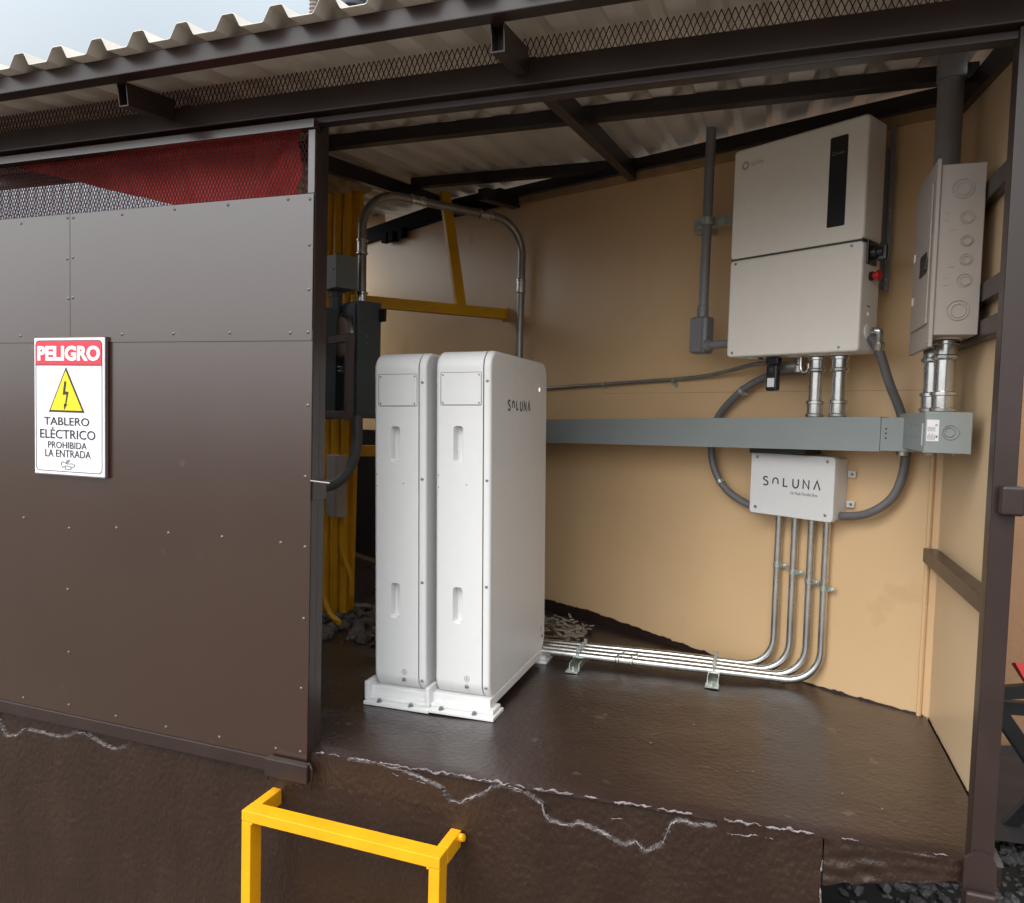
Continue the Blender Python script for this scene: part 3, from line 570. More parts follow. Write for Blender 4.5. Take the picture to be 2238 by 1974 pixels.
# wifi stick
wl = thing('data_stick', 'black data logger stick with a small white label, hanging under the inverter', 'stick', W(0.433, 0.155, 1.735))
def wl_(name, mb, mt): mb.map(lambda p: Matrix.Rotation(-WA, 3, 'Z') @ p); return build(name, mb, mt, wl)
wl_('body', MB().rbox(-.019, .019, -.012, .012, 0, .082, .006, 3).rbox(-.021, .021, -.013, .013, .083, .105, .003, 2), M_black)
wl_('label', MB().flat(rrect(-.012, .012, .012, .040, .001), -.0122, .0006), M_paper)
wl_('mark', MB().ring((0, -.0122, .066), (0, -1, 0), .006, .0048, .0005, 16), M_grink)

# ------------------------------------------------------------------ wireway along the back wall and its return along the side wall
dz = lambda s: 1.661 - 0.0285 * (s - 0.04)
duct = thing('wireway', 'long grey metal wireway running level along the back wall under the inverter', 'wireway', W(0.06, 0.11, 1.565))
def run(s0, s1, o0, o1, za, zb):
    q = MB(); vs_ = [W(s, o, dz(s) + z) for s in (s0, s1) for o, z in ((o0, za), (o1, za), (o1, zb), (o0, zb))]
    return q.add(vs_, [(0, 1, 2, 3), (7, 6, 5, 4), (0, 4, 5, 1), (1, 5, 6, 2), (2, 6, 7, 3), (3, 7, 4, 0)])
build('trough', run(-0.02, 2.2, 0.06, 0.157, -.094, -.001), M_greybox, duct, True)
build('cover', run(0.0945, 2.2, 0.1575, 0.1605, -.0955, .0008), M_greybox, duct, True)
build('cover_lip', run(0.0945, 2.2, 0.11, 0.1574, .0001, .0016), M_greybox, duct, True)
build('joint_plate', run(0.02, 0.0925, 0.1575, 0.1595, -.0925, -.001), M_greybox, duct, True)
for z in (-.032, -.045, -.058):
    for s_ in (.079,): build('knockout', MB().lathe(W(s_, .159, dz(s_) + z), -WN, [(0, .0030), (.0008, .0028)], 10), M_ink, duct, True)
build('hanger', run(.56, .63, .02, .0595, -.06, -.02), M_zinc, duct, True); build('hanger', run(1.0, 1.06, .02, .0595, -.06, -.02), M_zinc, duct, True)
build('support_strut', run(.33, .52, .03, .13, -.112, -.0965), M_black, duct, True)
d2 = thing('wireway_end', 'short grey wireway box below the breaker panel, its square end cap with a white sticker', 'wireway', (0.39, 1.94, 1.577))
build('trough', MB().box(.345, .437, 1.946, 2.32, 1.578, 1.671), M_greybox, d2, True)
build('end_cap', MB().rbox(.3435, .4385, 1.940, 1.9455, 1.5765, 1.6725, .0012, 1), M_greybox, d2, True)
build('end_lip', MB().box(.3425, .3445, 1.944, 1.962, 1.576, 1.673), M_greybox, d2, True)
k = MB().ring((.394, 1.940, 1.626), (0, -1, 0), .0185, .0150, .0022).ring((.3925, 1.940, 1.6265), (0, -1, 0), .0125, .0092, .0022); build('knockout_ring', k, M_greybox, d2, True)
build('sticker', MB().box(.3455, .371, 1.9392, 1.9398, 1.604, 1.654), M_paper, d2, True)
st = MB()
for i in range(8):
    x = .3475 + .0021 * i
    for z0, z1 in ((.607, .618 + .003 * (i % 3)), (.6275 - .002 * (i % 2), .6375)): st.box(x, x + .0006, 1.9387, 1.9391, 1 + z0, 1 + z1)
st.box(.3645, .3685, 1.9386, 1.9391, 1.612, 1.6175).ring((.3655, 1.9391, 1.6415), (0, -1, 0), .0026, .0012, .0005, 12)
build('sticker_print', st, M_grink, d2, True)
build('clear_sticker', MB().box(.3442, .3449, 1.972, 1.990, 1.592, 1.645), M_paper, d2, True)
build('wall_lug', MB().rbox(.36, .372, 1.985, 2.03, 1.568, 1.5765, .001, 1).rbox(.352, .362, 1.952, 1.975, 1.571, 1.5768, .001, 1), M_zinc, d2, True)
for x in (.375, .405): build('screw', MB().lathe((x, 1.955, 1.5768), (0, 0, -1), [(0, .005), (.005, .004)], 8), M_screw, d2, True)
for y in (2.0, 2.04, 2.08):
    for z in (1.61, 1.64): build('knockout', MB().lathe((.3452, y + .05, z), (-1, 0, 0), [(0, .003), (.0006, .0028)], 8), M_meter, d2, True)

# ------------------------------------------------------------------ load center on the right wall
lc = thing('load_center', 'grey beige breaker panel with round knockouts on its narrow side, on the right wall', 'breaker panel', (.39, 2.05, 1.85))
def C_(name, mb, mt, par=None): return build(name, mb, mt, par or lc, True)
C_('box', MB().rbox(.3485, .439, 1.945, 2.175, 1.850, 2.238, .0015, 1), M_panel)
tr = C_('trim_cover', MB().rbox(.339, .348, 1.940, 2.192, 1.822, 2.252, .002, 1), M_panel)
dr = C_('panel_door', MB().rbox(.3345, .3388, 1.962, 2.165, 1.878, 2.205, .002, 1), M_panel)
C_('breaker_window', MB().box(.3325, .3344, 1.985, 2.06, 2.0, 2.05), M_black, dr); C_('door_latch', MB().rbox(.329, .3342, 1.975, 1.992, 2.005, 2.035, .0015, 1), M_black, dr)
for z in (2.065, 1.955): C_('white_tag', MB().box(.3325, .3344, 2.138, 2.152, z - .010, z + .010), M_paper, dr)
for u, v, r in ((.50, .145, .0235), (.62, .315, .0155), (.64, .45, .0135), (.645, .56, .0135), (.63, .68, .016), (.52, .855, .0245)):
    c = (.3485 + u * .0905, 1.945, 2.238 - v * .388); k = MB().ring(c, (0, -1, 0), r, r * .84, .0022)
    k.ring((c[0] + .001, c[1], c[2] - .001), (0, -1, 0), r * .70, r * .54, .0020); C_('knockout_ring', k, M_panel)
k = MB()
for u, v, w_ in ((.17, .285, .009), (.16, .33, .011), (.32, .385, .012), (.31, .60, .012), (.21, .665, .009), (.22, .705, .011)):
    x = .3485 + u * .0905; z = 2.238 - v * .388; k.rbox(x - w_ / 2, x + w_ / 2, 1.9436, 1.9452, z - .0018, z + .0018, .0006, 1)
C_('embossing', k, M_panel)
for z in (1.835, 2.10): C_('trim_screw', MB().lathe((.3388, 1.951, z), (-1, 0, 0), [(0, .004), (.002, .003)], 8), M_screw, tr)

# ------------------------------------------------------------------ junction box with the SOLUNA lettering
jb = thing('junction_box', 'flat white junction box with dark lettering, below the wireway with four conduits underneath', 'junction box', W(0.538, 0.090, 1.336), -WA)
def J(name, mb, mt, par=None): return build(name, mb, mt, par or jb)
JW, JH = .286, .201
def jr(y, i): return [(a, y, b) for a, b in rrect(i, JW - i, i, JH - i, .012 - i, 5)]
lid = J('lid', MB().loft([jr(.022, 0), jr(.004, 0), jr(.001, .0015), jr(0, .004)]), M_white)
J('back_box', MB().loft([jr(.0225, .004), jr(.088, .004)]), M_white)
for x in (.024, .262):
    for z in (.022, .186): J('screw', MB().lathe((x, .0006, z), (0, -1, 0), [(0, .0052), (.002, .005), (.003, .002)], 12), M_screw, lid)
J('logo', soluna(MB(), .048, .240, .096, .124, .0042, 0), M_ink, lid)
J('lettering', MB().text('Hv Pack Parallel Box', .145, .235, .074, .084, 0), M_grink, lid)
for z in (.055, .148): J('mounting_lug', MB().rbox(JW + .001, JW + .026, .078, .085, z - .011, z + .011, .003, 2), M_white); J('lug_screw', MB().lathe((JW + .016, .0775, z), (0, -1, 0), [(0, .005), (.004, .003)], 8), M_screw)

# ------------------------------------------------------------------ rigid couplings and short nipples
def coupling(p, ax, r, ln=0.046, flip=False):      # compression coupling profile
    pr = [(0, r * 1.12), (.004, r * 1.36), (.010, r * 1.38), (.013, r * 1.14), (ln * .55, r * 1.16), (ln - .012, r * 1.16), (ln - .010, r * 1.36), (ln - .003, r * 1.36), (ln, r * 1.05)]
    return MB().lathe(p, ax, pr, 22)
def nipple(p0, z1, r, label, group):
    t = thing('pipe_nipple', label, 'conduit', p0, 0, group); z0 = p0.z; x, y = p0.x, p0.y
    build('pipe', MB().tube([(x, y, z0 - .004), (x, y, z1 + .004)], r, 20), M_galv, t, True)
    build('coupling', coupling((x, y, z0), (0, 0, 1), r, .052), M_galv, t, True)
    build('coupling', coupling((x, y, z1 - .052), (0, 0, 1), r, .048), M_galv, t, True)
    build('flange', MB().lathe((x, y, z1 - .004), (0, 0, 1), [(0, r * 1.2), (.001, r * 1.5), (.005, r * 1.5)], 22), M_warm, t, True)
for s_, lb in ((.302, 'shiny steel pipe nipple between inverter and wireway, left one of the pair'), (.231, 'shiny steel pipe nipple between inverter and wireway, right one of the pair')):
    nipple(W(s_, .135, dz(s_) + .001), 1.842, .0195, lb, 'steel nipples under the inverter')
nipple(V((.392, 2.025, 1.672)), 1.850, .0215, 'thick steel pipe nipple under the breaker panel, front one of two', 'steel nipples under the breaker panel')
nipple(V((.385, 2.115, 1.672)), 1.850, .0215, 'thick steel pipe nipple under the breaker panel, half hidden behind its neighbour', 'steel nipples under the breaker panel')

# ------------------------------------------------------------------ four conduits: box -> floor -> battery
SS = (.468, .411, .354, .304); YF = (2.602, 2.566, 2.528, 2.492)
LB4 = ('leftmost of the four conduits below the junction box, lying farthest back on the floor', 'second conduit from the left below the junction box', 'third conduit from the left below the junction box', 'rightmost of the four conduits below the junction box, lying foremost on the floor')
for i, s_ in enumerate(SS):
    a = W(s_, .018, 1.345); b = W(s_, .018, 0); zz = zf(-.2) + .036 - .002 * i; r = .0118
    t = thing('metal_conduit', LB4[i], 'conduit', (b.x, b.y, zz), 0, 'conduits from the junction box along the floor')
    yb = b.y - .004; xe = -.80
    pts = [a, V((a.x, a.y, 1.15)), V((b.x, yb, 1.02)), V((b.x, yb, zz + .004)), V((b.x - .35, (yb + YF[i]) / 2, zz)), V((xe, YF[i], zf(xe) + .040))]
    build('pipe', MB().tube(path(pts, .125, 10), r, 16), M_dullgalv if False else M_galv, t, True)
    sz = 1.165 - .014 * i + (.0 if i < 2 else -.006); c = W(s_, .018, sz)
    cl_ = MB().ring(c - V((0, 0, .006)), (0, 0, 1), r * 1.02, r * 1.3, .0005); cl_ = MB().lathe(c - V((0, 0, .008)), (0, 0, 1), [(0, r * 1.18), (.016, r * 1.18)], 16); e = c - WT * .02
    cl_.rbox(-.006, .006, -.003, .003, -.007, .007, .001, 1) if False else None
    cl_.beam(c - WT * .010, c - WT * .034, .003, .014); cl_.lathe(c - WT * .026 - WN * .001, -WN, [(0, .006), (.007, .005), (.008, .003)], 8)
    build('strap', cl_, M_zinc, t, True)
    if i in (2, 3):
        x = -.455 - .012 * (i - 2); f0 = (x - (b.x - .35)) / (xe - (b.x - .35)); p = V((x, (yb + YF[i]) / 2 * (1 - f0) + YF[i] * f0, zz * (1 - f0) + (zf(xe) + .040) * f0)); build('coupling', coupling(p, V((1, 0, .03)), r, .06), M_galv, t, True)
for x, lb in ((-.600, 'zinc strut with clamps holding the floor conduits beside the battery'), (-.139, 'zinc strut with clamps holding the floor conduits close to their bends')):
    z = zf(x) + .002; t = thing('strut_support', lb, 'strut', (x, 2.52, z), 0, 'zinc struts under the floor conduits')
    y0, y1 = 2.435, 2.625
    build('channel', MB().box(x - .018, x + .018, y0, y1, z, z + .003).box(x - .018, x - .0155, y0, y1, z + .0031, z + .022).box(x + .0155, x + .018, y0, y1, z + .0031, z + .022), M_zinc, t, True)
    build('end_tab', MB().rbox(x - .022, x + .022, y0 - .035, y0 - .0005, z, z + .006, .001, 1), M_zinc, t, True)
    build('tab_bolt', MB().lathe((x, y0 - .018, z + .006), (0, 0, 1), [(0, .008), (.005, .008), (.007, .005), (.012, .004)], 8), M_zinc, t, True)
    for y in (2.602, 2.566, 2.528, 2.492):
        yy = y - (.006 if x < -.3 else .012)
        cl_ = MB().tube([(x, yy + .0155 * math.cos(a_), z + .034 + .0155 * math.sin(a_)) for a_ in [math.pi * k / 10 - .2 for k in range(11)]], .0035, 6).rbox(x - .006, x + .006, yy - .003, yy + .003, z + .047, z + .064, .001, 1)
        build('clamp', cl_, M_zinc, t, True)

# ------------------------------------------------------------------ grey pvc risers, flexible loops, thin conduits
t = thing('pvc_riser', 'grey pvc conduit rising from the angled fitting left of the inverter to the roof', 'conduit', W(.73, .12, 1.87))
build('pipe', MB().tube([W(.73, .12, 2.0), W(.726, .12, 2.66)], .0165, 18), M_pvc, t, True)
build('socket', MB().lathe(W(.731, .12, 1.985), (0, 0, 1), [(0, .0195), (.045, .0195), (.047, .017)], 18), M_pvc, t, True)
lbm = MB().rbox(-.034, .034, -.026, .026, 0, .128, .012, 3).rbox(-.030, .018, -.030, -.0265, .006, .122, .001, 1); lbm.map(lambda p: W(.731, .12, 1.866) + Matrix.Rotation(-WA, 3, 'Z') @ p)
build('elbow_body', lbm, M_pvc, t, True)
build('elbow_pipe', MB().tube([W(.70, .14, 1.892), W(.57, .145, 1.894)], .0145, 16).lathe(W(.698, .14, 1.892), -WT, [(0, .020), (.02, .020), (.022, .016)], 16), M_pvc, t, True)
t = thing('strut_channel', 'zinc strut with a pipe clamp holding the grey pvc riser to the tan wall', 'strut', W(.72, .05, 2.305))
build('channel', along(.56, .80, lambda s: 2.305, lambda s: 2.333, .07, .1), M_zinc, t, True)
build('wall_plate', along(.77, .82, lambda s: 2.30, lambda s: 2.34, .0, .069), M_zinc, t, True)
build('pipe_clamp', MB().lathe(W(.728, .12, 2.308), (0, 0, 1), [(0, .0185), (.024, .0185)], 16).beam(W(.745, .125, 2.32), W(.775, .125, 2.32), .008, .022), M_zinc, t, True)
solo('large_pvc_pipe', MB().tube([(.391, 2.13, 2.236), (.391, 2.13, 2.57)], .0295, 24).lathe((.391, 2.13, 2.50), (0, 0, 1), [(0, .033), (.06, .033)], 24), M_pvc, 'thick grey pvc pipe rising from the top of the breaker panel to the roof', 'pipe')
def flex(label, pts, r, clips, name='flexible_conduit'):
    t = thing(name, label, 'conduit', pts[len(pts) // 2], 0, 'grey flexible conduits looping round the wireway'); c = spline(pts, 10); build('hose', MB().tube(c, r, 16), M_flex, t, True)
    for i in clips:
        d = (c[i + 1] - c[i - 1]).normalized(); q = MB().lathe(c[i] - d * .006, d, [(0, r * 1.14), (.012, r * 1.14)], 16); e = -WT * .6 - V((0, 0, .35))
        q.beam(c[i] + e * r, c[i] + e * (r + .03), .003, .012, WN); q.lathe(c[i] + e * (r + .018) - WN * .002, -WN, [(0, .006), (.006, .004)], 8); build('clip', q, M_zinc, t, True)
    return t, c
flex('dark grey flexible conduit looping down the left side behind the wireway to the junction box', [W(.37, .08, 1.80), W(.44, .07, 1.800), W(.511, .05, 1.790), W(.595, .04, 1.755), W(.662, .035, 1.705), W(.715, .03, 1.644), W(.736, .03, 1.546), W(.716, .03, 1.458), W(.655, .035, 1.391), W(.560, .034, 1.350), W(.49, .036, 1.352)], .0128, (33, 75))
t, c = flex('dark grey flexible conduit looping down the right side from the inverter to the junction box', [W(.148, .145, 1.892), W(.128, .12, 1.850), W(.110, .08, 1.756), W(.090, .035, 1.662), W(.076, .03, 1.547), W(.097, .035, 1.440), W(.157, .045, 1.379), W(.235, .036, 1.356), W(.29, .036, 1.358)], .0128, ())
build('end_connector', MB().tube(spline([W(.149 - .02, .148, 1.903), W(.128, .147, 1.903), W(.118, .146, 1.899), W(.122, .135, 1.882), W(.125, .125, 1.865)], 6), .0115, 14).lathe(W(.124, .128, 1.872), W(.128, .12, 1.850) - W(.124, .128, 1.872), [(0, .0165), (.018, .0165), (.022, .014)], 16), M_galv, t, True)
build('gland', MB().lathe(W(.083, .032, 1.568), (0, 0, -1), [(0, .018), (.016, .018), (.018, .014)], 16), M_galv, t, True)
t = thing('thin_conduit', 'thin steel conduit running along the back wall from the inverter toward the batteries', 'conduit', W(1.0, .014, 1.78))
build('pipe', MB().tube(spline([W(2.1, .014, 1.742), W(1.6, .014, 1.762), W(1.2, .014, 1.777), W(.97, .014, 1.786), W(.80, .018, 1.795), W(.66, .045, 1.812), W(.55, .08, 1.826), W(.45, .10, 1.828)], 8), .0075, 12), M_dullgalv, t, True)
for s_ in (.92, 1.28): build('clip', MB().lathe(W(s_, .014, 1.782 if s_ < 1 else 1.773) , WT, [(0, .0092), (.012, .0092)], 12).beam(W(s_, .005, 1.774), W(s_, .005, 1.758), .004, .012, WT), M_zinc, t, True)
t = thing('conduit_body', 'small metal conduit fitting with a curved clamp under the inverter, between stick and nipples', 'fitting', W(.375, .12, 1.80))
build('body', MB().tube([W(.43, .11, 1.812), W(.372, .11, 1.812)], .017, 16).lathe(W(.372, .11, 1.795), (0, 0, 1), [(0, .018), (.02, .018), (.024, .012), (.048, .011)], 16), M_dullgalv, t, True)
build('hook_clamp', MB().tube([W(.343 + .014 * math.cos(a_), .13, 1.812 + .02 * math.sin(a_)) for a_ in [math.pi * (.9 + 1.1 * k / 10) for k in range(11)]], .0045, 8).rbox(0, 0, 0, 0, 0, 0, 0) if False else MB().tube([W(.343 + .014 * math.cos(a_), .13, 1.812 + .02 * math.sin(a_)) for a_ in [math.pi * (.9 + 1.1 * k / 10) for k in range(11)]] + [W(.357, .13, 1.84)], .0045, 8), M_galv, t, True)

# ------------------------------------------------------------------ arched conduit from the meter box over to the back wall
def Pt(x, y, z): return V((x, y, z))
t = thing('arched_conduit', 'tall steel conduit arching from the meter box over to the tan back wall', 'conduit', (-1.592, 2.655, 2.05))
e0 = W(1.80, .04, 1.2); e1 = W(1.80, .04, 2.49)
pts = [Pt(-1.590, 2.655, 2.07), Pt(-1.602, 2.665, 2.535), e1 + V((0, 0, .035)), e0]
pp = path(pts, .155, 12); build('pipe', MB().tube(pp, .0175, 18), M_dullgalv, t, True)
for z, ln in ((2.062, .06), (2.27, .065)): build('coupling', coupling((-1.590 - .012 * (z - 2.07) / .46, 2.655 + .01 * (z - 2.07) / .46, z), (0, 0, 1), .0175, ln), M_galv, t, True)
build('coupling', coupling(W(1.80, .04, 2.20), (0, 0, 1), .0175, .065), M_galv, t, True)
d = (pts[2] - pts[1]).normalized()
for f0 in (.27, .70): build('coupling', coupling(pts[1].lerp(pts[2], f0), d, .0165, .07), M_galv, t, True)

# ------------------------------------------------------------------ meter box, guard, small boxes, yellow post
mbx = thing('meter_box', 'dark grey meter box with a round window, between the door post and the batteries', 'meter box', (-1.56, 2.56, 1.607), -WA)
def K(name, mb, mt): return build(name, mb, mt, mbx)
K('box', MB().rbox(-.200, .030, -.005, .098, 0, .462, .004, 2), M_meter)
K('cover', MB().rbox(-.196, .012, -.014, -.0055, .012, .452, .004, 2), M_meter)
K('window_ring', MB().ring((-.088, -.0142, .325), (0, -1, 0), .098, .086, .012, 32), M_galv)
K('window', MB().lathe((-.088, -.0142, .325), (0, -1, 0), [(0, .085), (.012, .084), (.02, .066)], 32), M_glass)
K('seal_latch', MB().rbox(-.10, -.07, -.026, -.0145, .192, .206, .002, 1).rbox(-.088, -.066, -.03, -.0145, .178, .190, .002, 1), M_screw)
for z in (.30, .325): K('screw', MB().lathe((.0305, .035, z), (1, 0, 0), [(0, .004), (.002, .003)], 8), M_screw)
K('side_bracket', MB().rbox(.0305, .075, .085, .096, .385, .435, .002, 1), M_dark)
sb = thing('steel_bracket', 'open brown steel bracket in front of the meter box window', 'bracket', (-1.472, 2.37, 1.60), -WA)
build('upright', MB().rbox(-.014, .018, -.008, .014, .0, .322, .002, 1), M_mauve, sb)
build('upper_arm', MB().rbox(-.16, -.0145, -.006, .016, .290, .318, .002, 1), M_mauve, sb)
build('lower_arm', MB().rbox(-.26, -.0145, -.006, .016, .004, .034, .002, 1), M_mauve, sb)
gb = thing('small_grey_box', 'small grey green electrical box on the yellow post above the meter box', 'electrical box', (-1.61, 2.50, 2.115), -WA)
build('box', MB().rbox(-.12, .0, 0, .09, 0, .128, .003, 2), M_smallbox, gb)
build('lid', MB().rbox(-.1215, .0015, -.005, -.0005, -.001, .129, .001, 1), M_smallbox, gb)
build('fitting', MB().lathe((-.098, .045, -.002), (0, 0, -1), [(0, .026), (.02, .026), (.022, .022), (.10, .018), (.103, .022), (.12, .022)], 16), M_meter, gb)
build('knockout', MB().lathe((-.02, -.0052, .07), (0, -1, 0), [(0, .006), (.001, .005)], 10), M_ink, gb)
nb = thing('black_switch_box', 'tall black box partly hidden by the door post beside the meter box', 'electrical box', (-1.685, 2.47, 1.60), -WA)
build('box', MB().rbox(-.14, .0, 0, .09, 0, .44, .003, 2), M_meter, nb); build('lid', MB().rbox(-.138, -.002, -.012, -.001, .01, .43, .003, 2), M_meter, nb)
lb_ = thing('pale_grey_box', 'pale grey plate box low on the yellow post behind the door edge', 'electrical box', (-1.70, 2.66, 1.185), -WA)
build('box', MB().rbox(-.085, 0.0, 0, .05, 0, .262, .004, 2), M_panel, lb_); build('lid', MB().rbox(-.084, -.001, -.006, -.0005, .002, .260, .002, 1), M_panel, lb_)
yp = thing('yellow_post', 'bundle of tall dull yellow conduits standing behind the door post', 'post', (-1.79, 2.80, 0.73))
for i, (dx, dy, r) in enumerate(((-.045, .0, .017), (-.006, .006, .021), (.037, .012, .019), (.012, .045, .018))):
    build('pipe', MB().tube([(-1.79 + dx, 2.80 + dy, .74), (-1.81 + dx, 2.815 + dy, 2.70)], r, 14), M_yel2, yp, True)
build('channel', MB().beam((-1.755, 2.85, .74), (-1.745, 2.86, 2.70), .05, .03, (0, 1, 0)), M_yel2, yp, True)
bk = thing('yellow_bracket', 'dull yellow angle bracket reaching from the post to the back wall', 'bracket', (-1.47, 3.0, 2.1))
a0, a1 = Pt(-1.73, 2.80, 2.113), Pt(-1.228, 3.352, 2.118)
build('arm', MB().beam(a0, a1, .045, .048, r=.003), M_yel2, bk, True)
build('brace', MB().beam(a0.lerp(a1, .70) + V((0, 0, .0)), Pt(-1.47, 3.17, 2.66), .048, .030, (1, -1, 0), r=.003), M_yel2, bk, True)
build('end_plate', MB().beam(a1, a1 + (a1 - a0).normalized() * .006, .06, .06), M_yel2, bk, True)
b2 = solo('yellow_crossbar', MB().beam((-1.80, 2.87, 1.455), (-1.45, 3.16, 1.46), .04, .05, r=.003), M_yel2, 'short yellow bar low behind the meter box, in deep shade', 'bar')
solo('spray_foam', (lambda q: q)(MB().add(*(lambda: ([(V((-1.79, 2.83, 2.63)) + V((x, y, z)) * (1 + .45 * noise.noise(V((x, y, z)) * 24))) for x, y, z in [(math.cos(a_) * math.cos(b_) * .16, math.sin(a_) * math.cos(b_) * .10, math.sin(b_) * .055) for b_ in [R(-85 + 170 * j / 10) for j in range(11)] for a_ in [2 * math.pi * i / 22 for i in range(22)]]],
    [(j * 22 + i, j * 22 + (i + 1) % 22, (j + 1) * 22 + (i + 1) % 22, (j + 1) * 22 + i) for j in range(10) for i in range(22)]))())), M_foam, 'lump of beige spray foam sealing the yellow conduits at the roof', 'foam')
solo('black_hose', MB().tube(spline([(-1.545, 2.56, 1.615), (-1.540, 2.55, 1.50), (-1.56, 2.535, 1.41), (-1.61, 2.50, 1.345), (-1.70, 2.47, 1.325), (-1.80, 2.45, 1.32)], 8), .021, 16), M_flex, 'dark flexible hose curving from the meter box base toward the door', 'hose')
solo('yellow_hose', MB().tube(spline([(-1.74, 2.77, 1.20), (-1.735, 2.76, 1.06), (-1.70, 2.74, .99), (-1.665, 2.73, .92), (-1.665, 2.73, .84)], 8), .011, 10), M_yel2, 'thin yellow hose bowing out to the right of the yellow post', 'hose')
solo('yellow_hose', MB().tube(spline([(-1.80, 2.735, 1.10), (-1.795, 2.72, .92), (-1.78, 2.70, .84), (-1.72, 2.66, .775), (-1.65, 2.62, .757)], 8), .0125, 10), M_yel2, 'yellow hose at the foot of the yellow post, ending among the rubble', 'hose')
solo('darkening_board', along(2.75, 3.85, lambda s: .74, lambda s: 1.52, .02, .035), M_dark, 'dark brown board added to darken the back wall behind the meter box', 'board')  # added board, its dark colour supplies the darkness of this corner
bl_ = MB()
for i, (s_, z) in enumerate(((3.04, 2.655), (2.97, 2.65), (2.87, 2.655))): bl_.rbox(-.05, .05, -.03, .03, -.03, .035, .006, 2) if False else bl_.add(*(lambda q: (q.v, q.f))(MB().rbox(-.03 + .006 * i, .03, -.02, .02, -.028, .028, .004, 2).map(lambda p: W(s_, .035, z) + Matrix.Rotation(-WA, 3, 'Z') @ p)))
solo('black_cable_box', bl_, M_pitch, 'black junction blocks at the head of the back wall, left part', 'junction box')

# ------------------------------------------------------------------ loose rubble and scraps
def chunk(c, sx, sy, sz):
    bm = bmesh.new(); bmesh.ops.create_icosphere(bm, subdivisions=1, radius=1); rz = random.uniform(0, 6)
    for v in bm.verts:
        k = 1 + random.uniform(-.28, .28); x, y, z = v.co.x * sx * k, v.co.y * sy * k, v.co.z * sz * k
        v.co = V((x * math.cos(rz) - y * math.sin(rz), x * math.sin(rz) + y * math.cos(rz), z)) + V(c)
    bm.verts.index_update(); r = ([v.co.copy() for v in bm.verts], [[v.index for v in f.verts] for f in bm.faces]); bm.free(); return r
q = MB()
for i in range(240):
    x = random.uniform(-1.95, -1.17); y = random.uniform(2.46, 3.0) + .12 * (x + 1.5); s_ = random.choice((.006, .008, .011, .015, .018, .028, .036)); q.add(*chunk((x, y, zf(x) + s_ * .4), s_ * random.uniform(.8, 1.5), s_, s_ * random.uniform(.5, .9)))
solo('rubble', q, M_rock, 'broken concrete rubble strewn behind the battery cabinets', 'rubble', kind='stuff', smooth=False)
q = MB()
for i in range(95):
    x = random.uniform(-.95, -.655); y = random.uniform(2.72, 2.96); ln = random.uniform(.012, .075); a_ = random.uniform(0, 3.14); z = zf(x) + .008 + random.uniform(0, .055) * max(0, 1 - abs(x + .78) / .2); d = V((math.cos(a_), math.sin(a_), random.uniform(-.35, .35))) * ln / 2
    q.beam(V((x, y, z)) - d, V((x, y, z)) + d, random.uniform(.006, .024), random.uniform(.002, .006))
solo('scrap_heap', q, M_wood, 'small heap of pale wood and plaster scraps behind the floor conduits', 'scraps', kind='stuff', smooth=False)
q = MB()
for i in range(26):
    x = random.uniform(-.8, .35); y = random.uniform(1.75, 2.4); s_ = random.uniform(.0008, .0024); q.add(*chunk((x, y, zf(x) + .003), s_ * 1.7, s_, s_ * .5))
solo('floor_grit', q, M_ridge, 'pale grit and plaster crumbs scattered on the brown floor', 'grit', kind='stuff', smooth=False)

# ------------------------------------------------------------------ yellow ladder frame in front of the platform
ld = thing('yellow_ladder', 'bright yellow steel ladder frame standing against the platform front', 'ladder', (-.93, 1.50, 0))
LY, LZ, LX0, LX1 = 1.50, .629, -1.197, -.678
for x in (LX0, LX1): build('leg', MB().rbox(x - .014, x + .014, LY - .014, LY + .030, 0, LZ - .0285, .003, 2), M_yel, ld, True)
build('top_rail', MB().rbox(LX0 - .014, LX1 + .014, LY - .0145, LY + .0305, LZ - .028, LZ, .003, 2), M_yel, ld, True)
for x in (LX0, LX1): build('wall_arm', MB().rbox(x - .014, x + .014, LY + .031, 1.612, LZ - .042, LZ - .0005, .003, 2), M_yel, ld, True)
for x in (LX0 + .016, LX1 - .016): build('weld_bead', MB().tube([(x + random.uniform(-.001, .001), LY - .0135 + .004 * k, LZ - .0295 + random.uniform(-.001, .001)) for k in range(11)], [.002 + random.uniform(0, .0016) for k in range(11)], 7), M_yel, ld, True)
build('weld_plate', MB().lathe((LX1 + .015, 1.598, LZ - .012), (1, -.2, .3), [(0, .010), (.012, .009), (.014, .004)], 10), M_yel, ld, True)
for z in (.06, .29): build('rung', MB().rbox(LX0 + .020, LX1 - .020, LY - .016, LY + .016, z - .016, z + .016, .003, 2), M_yel, ld, True)

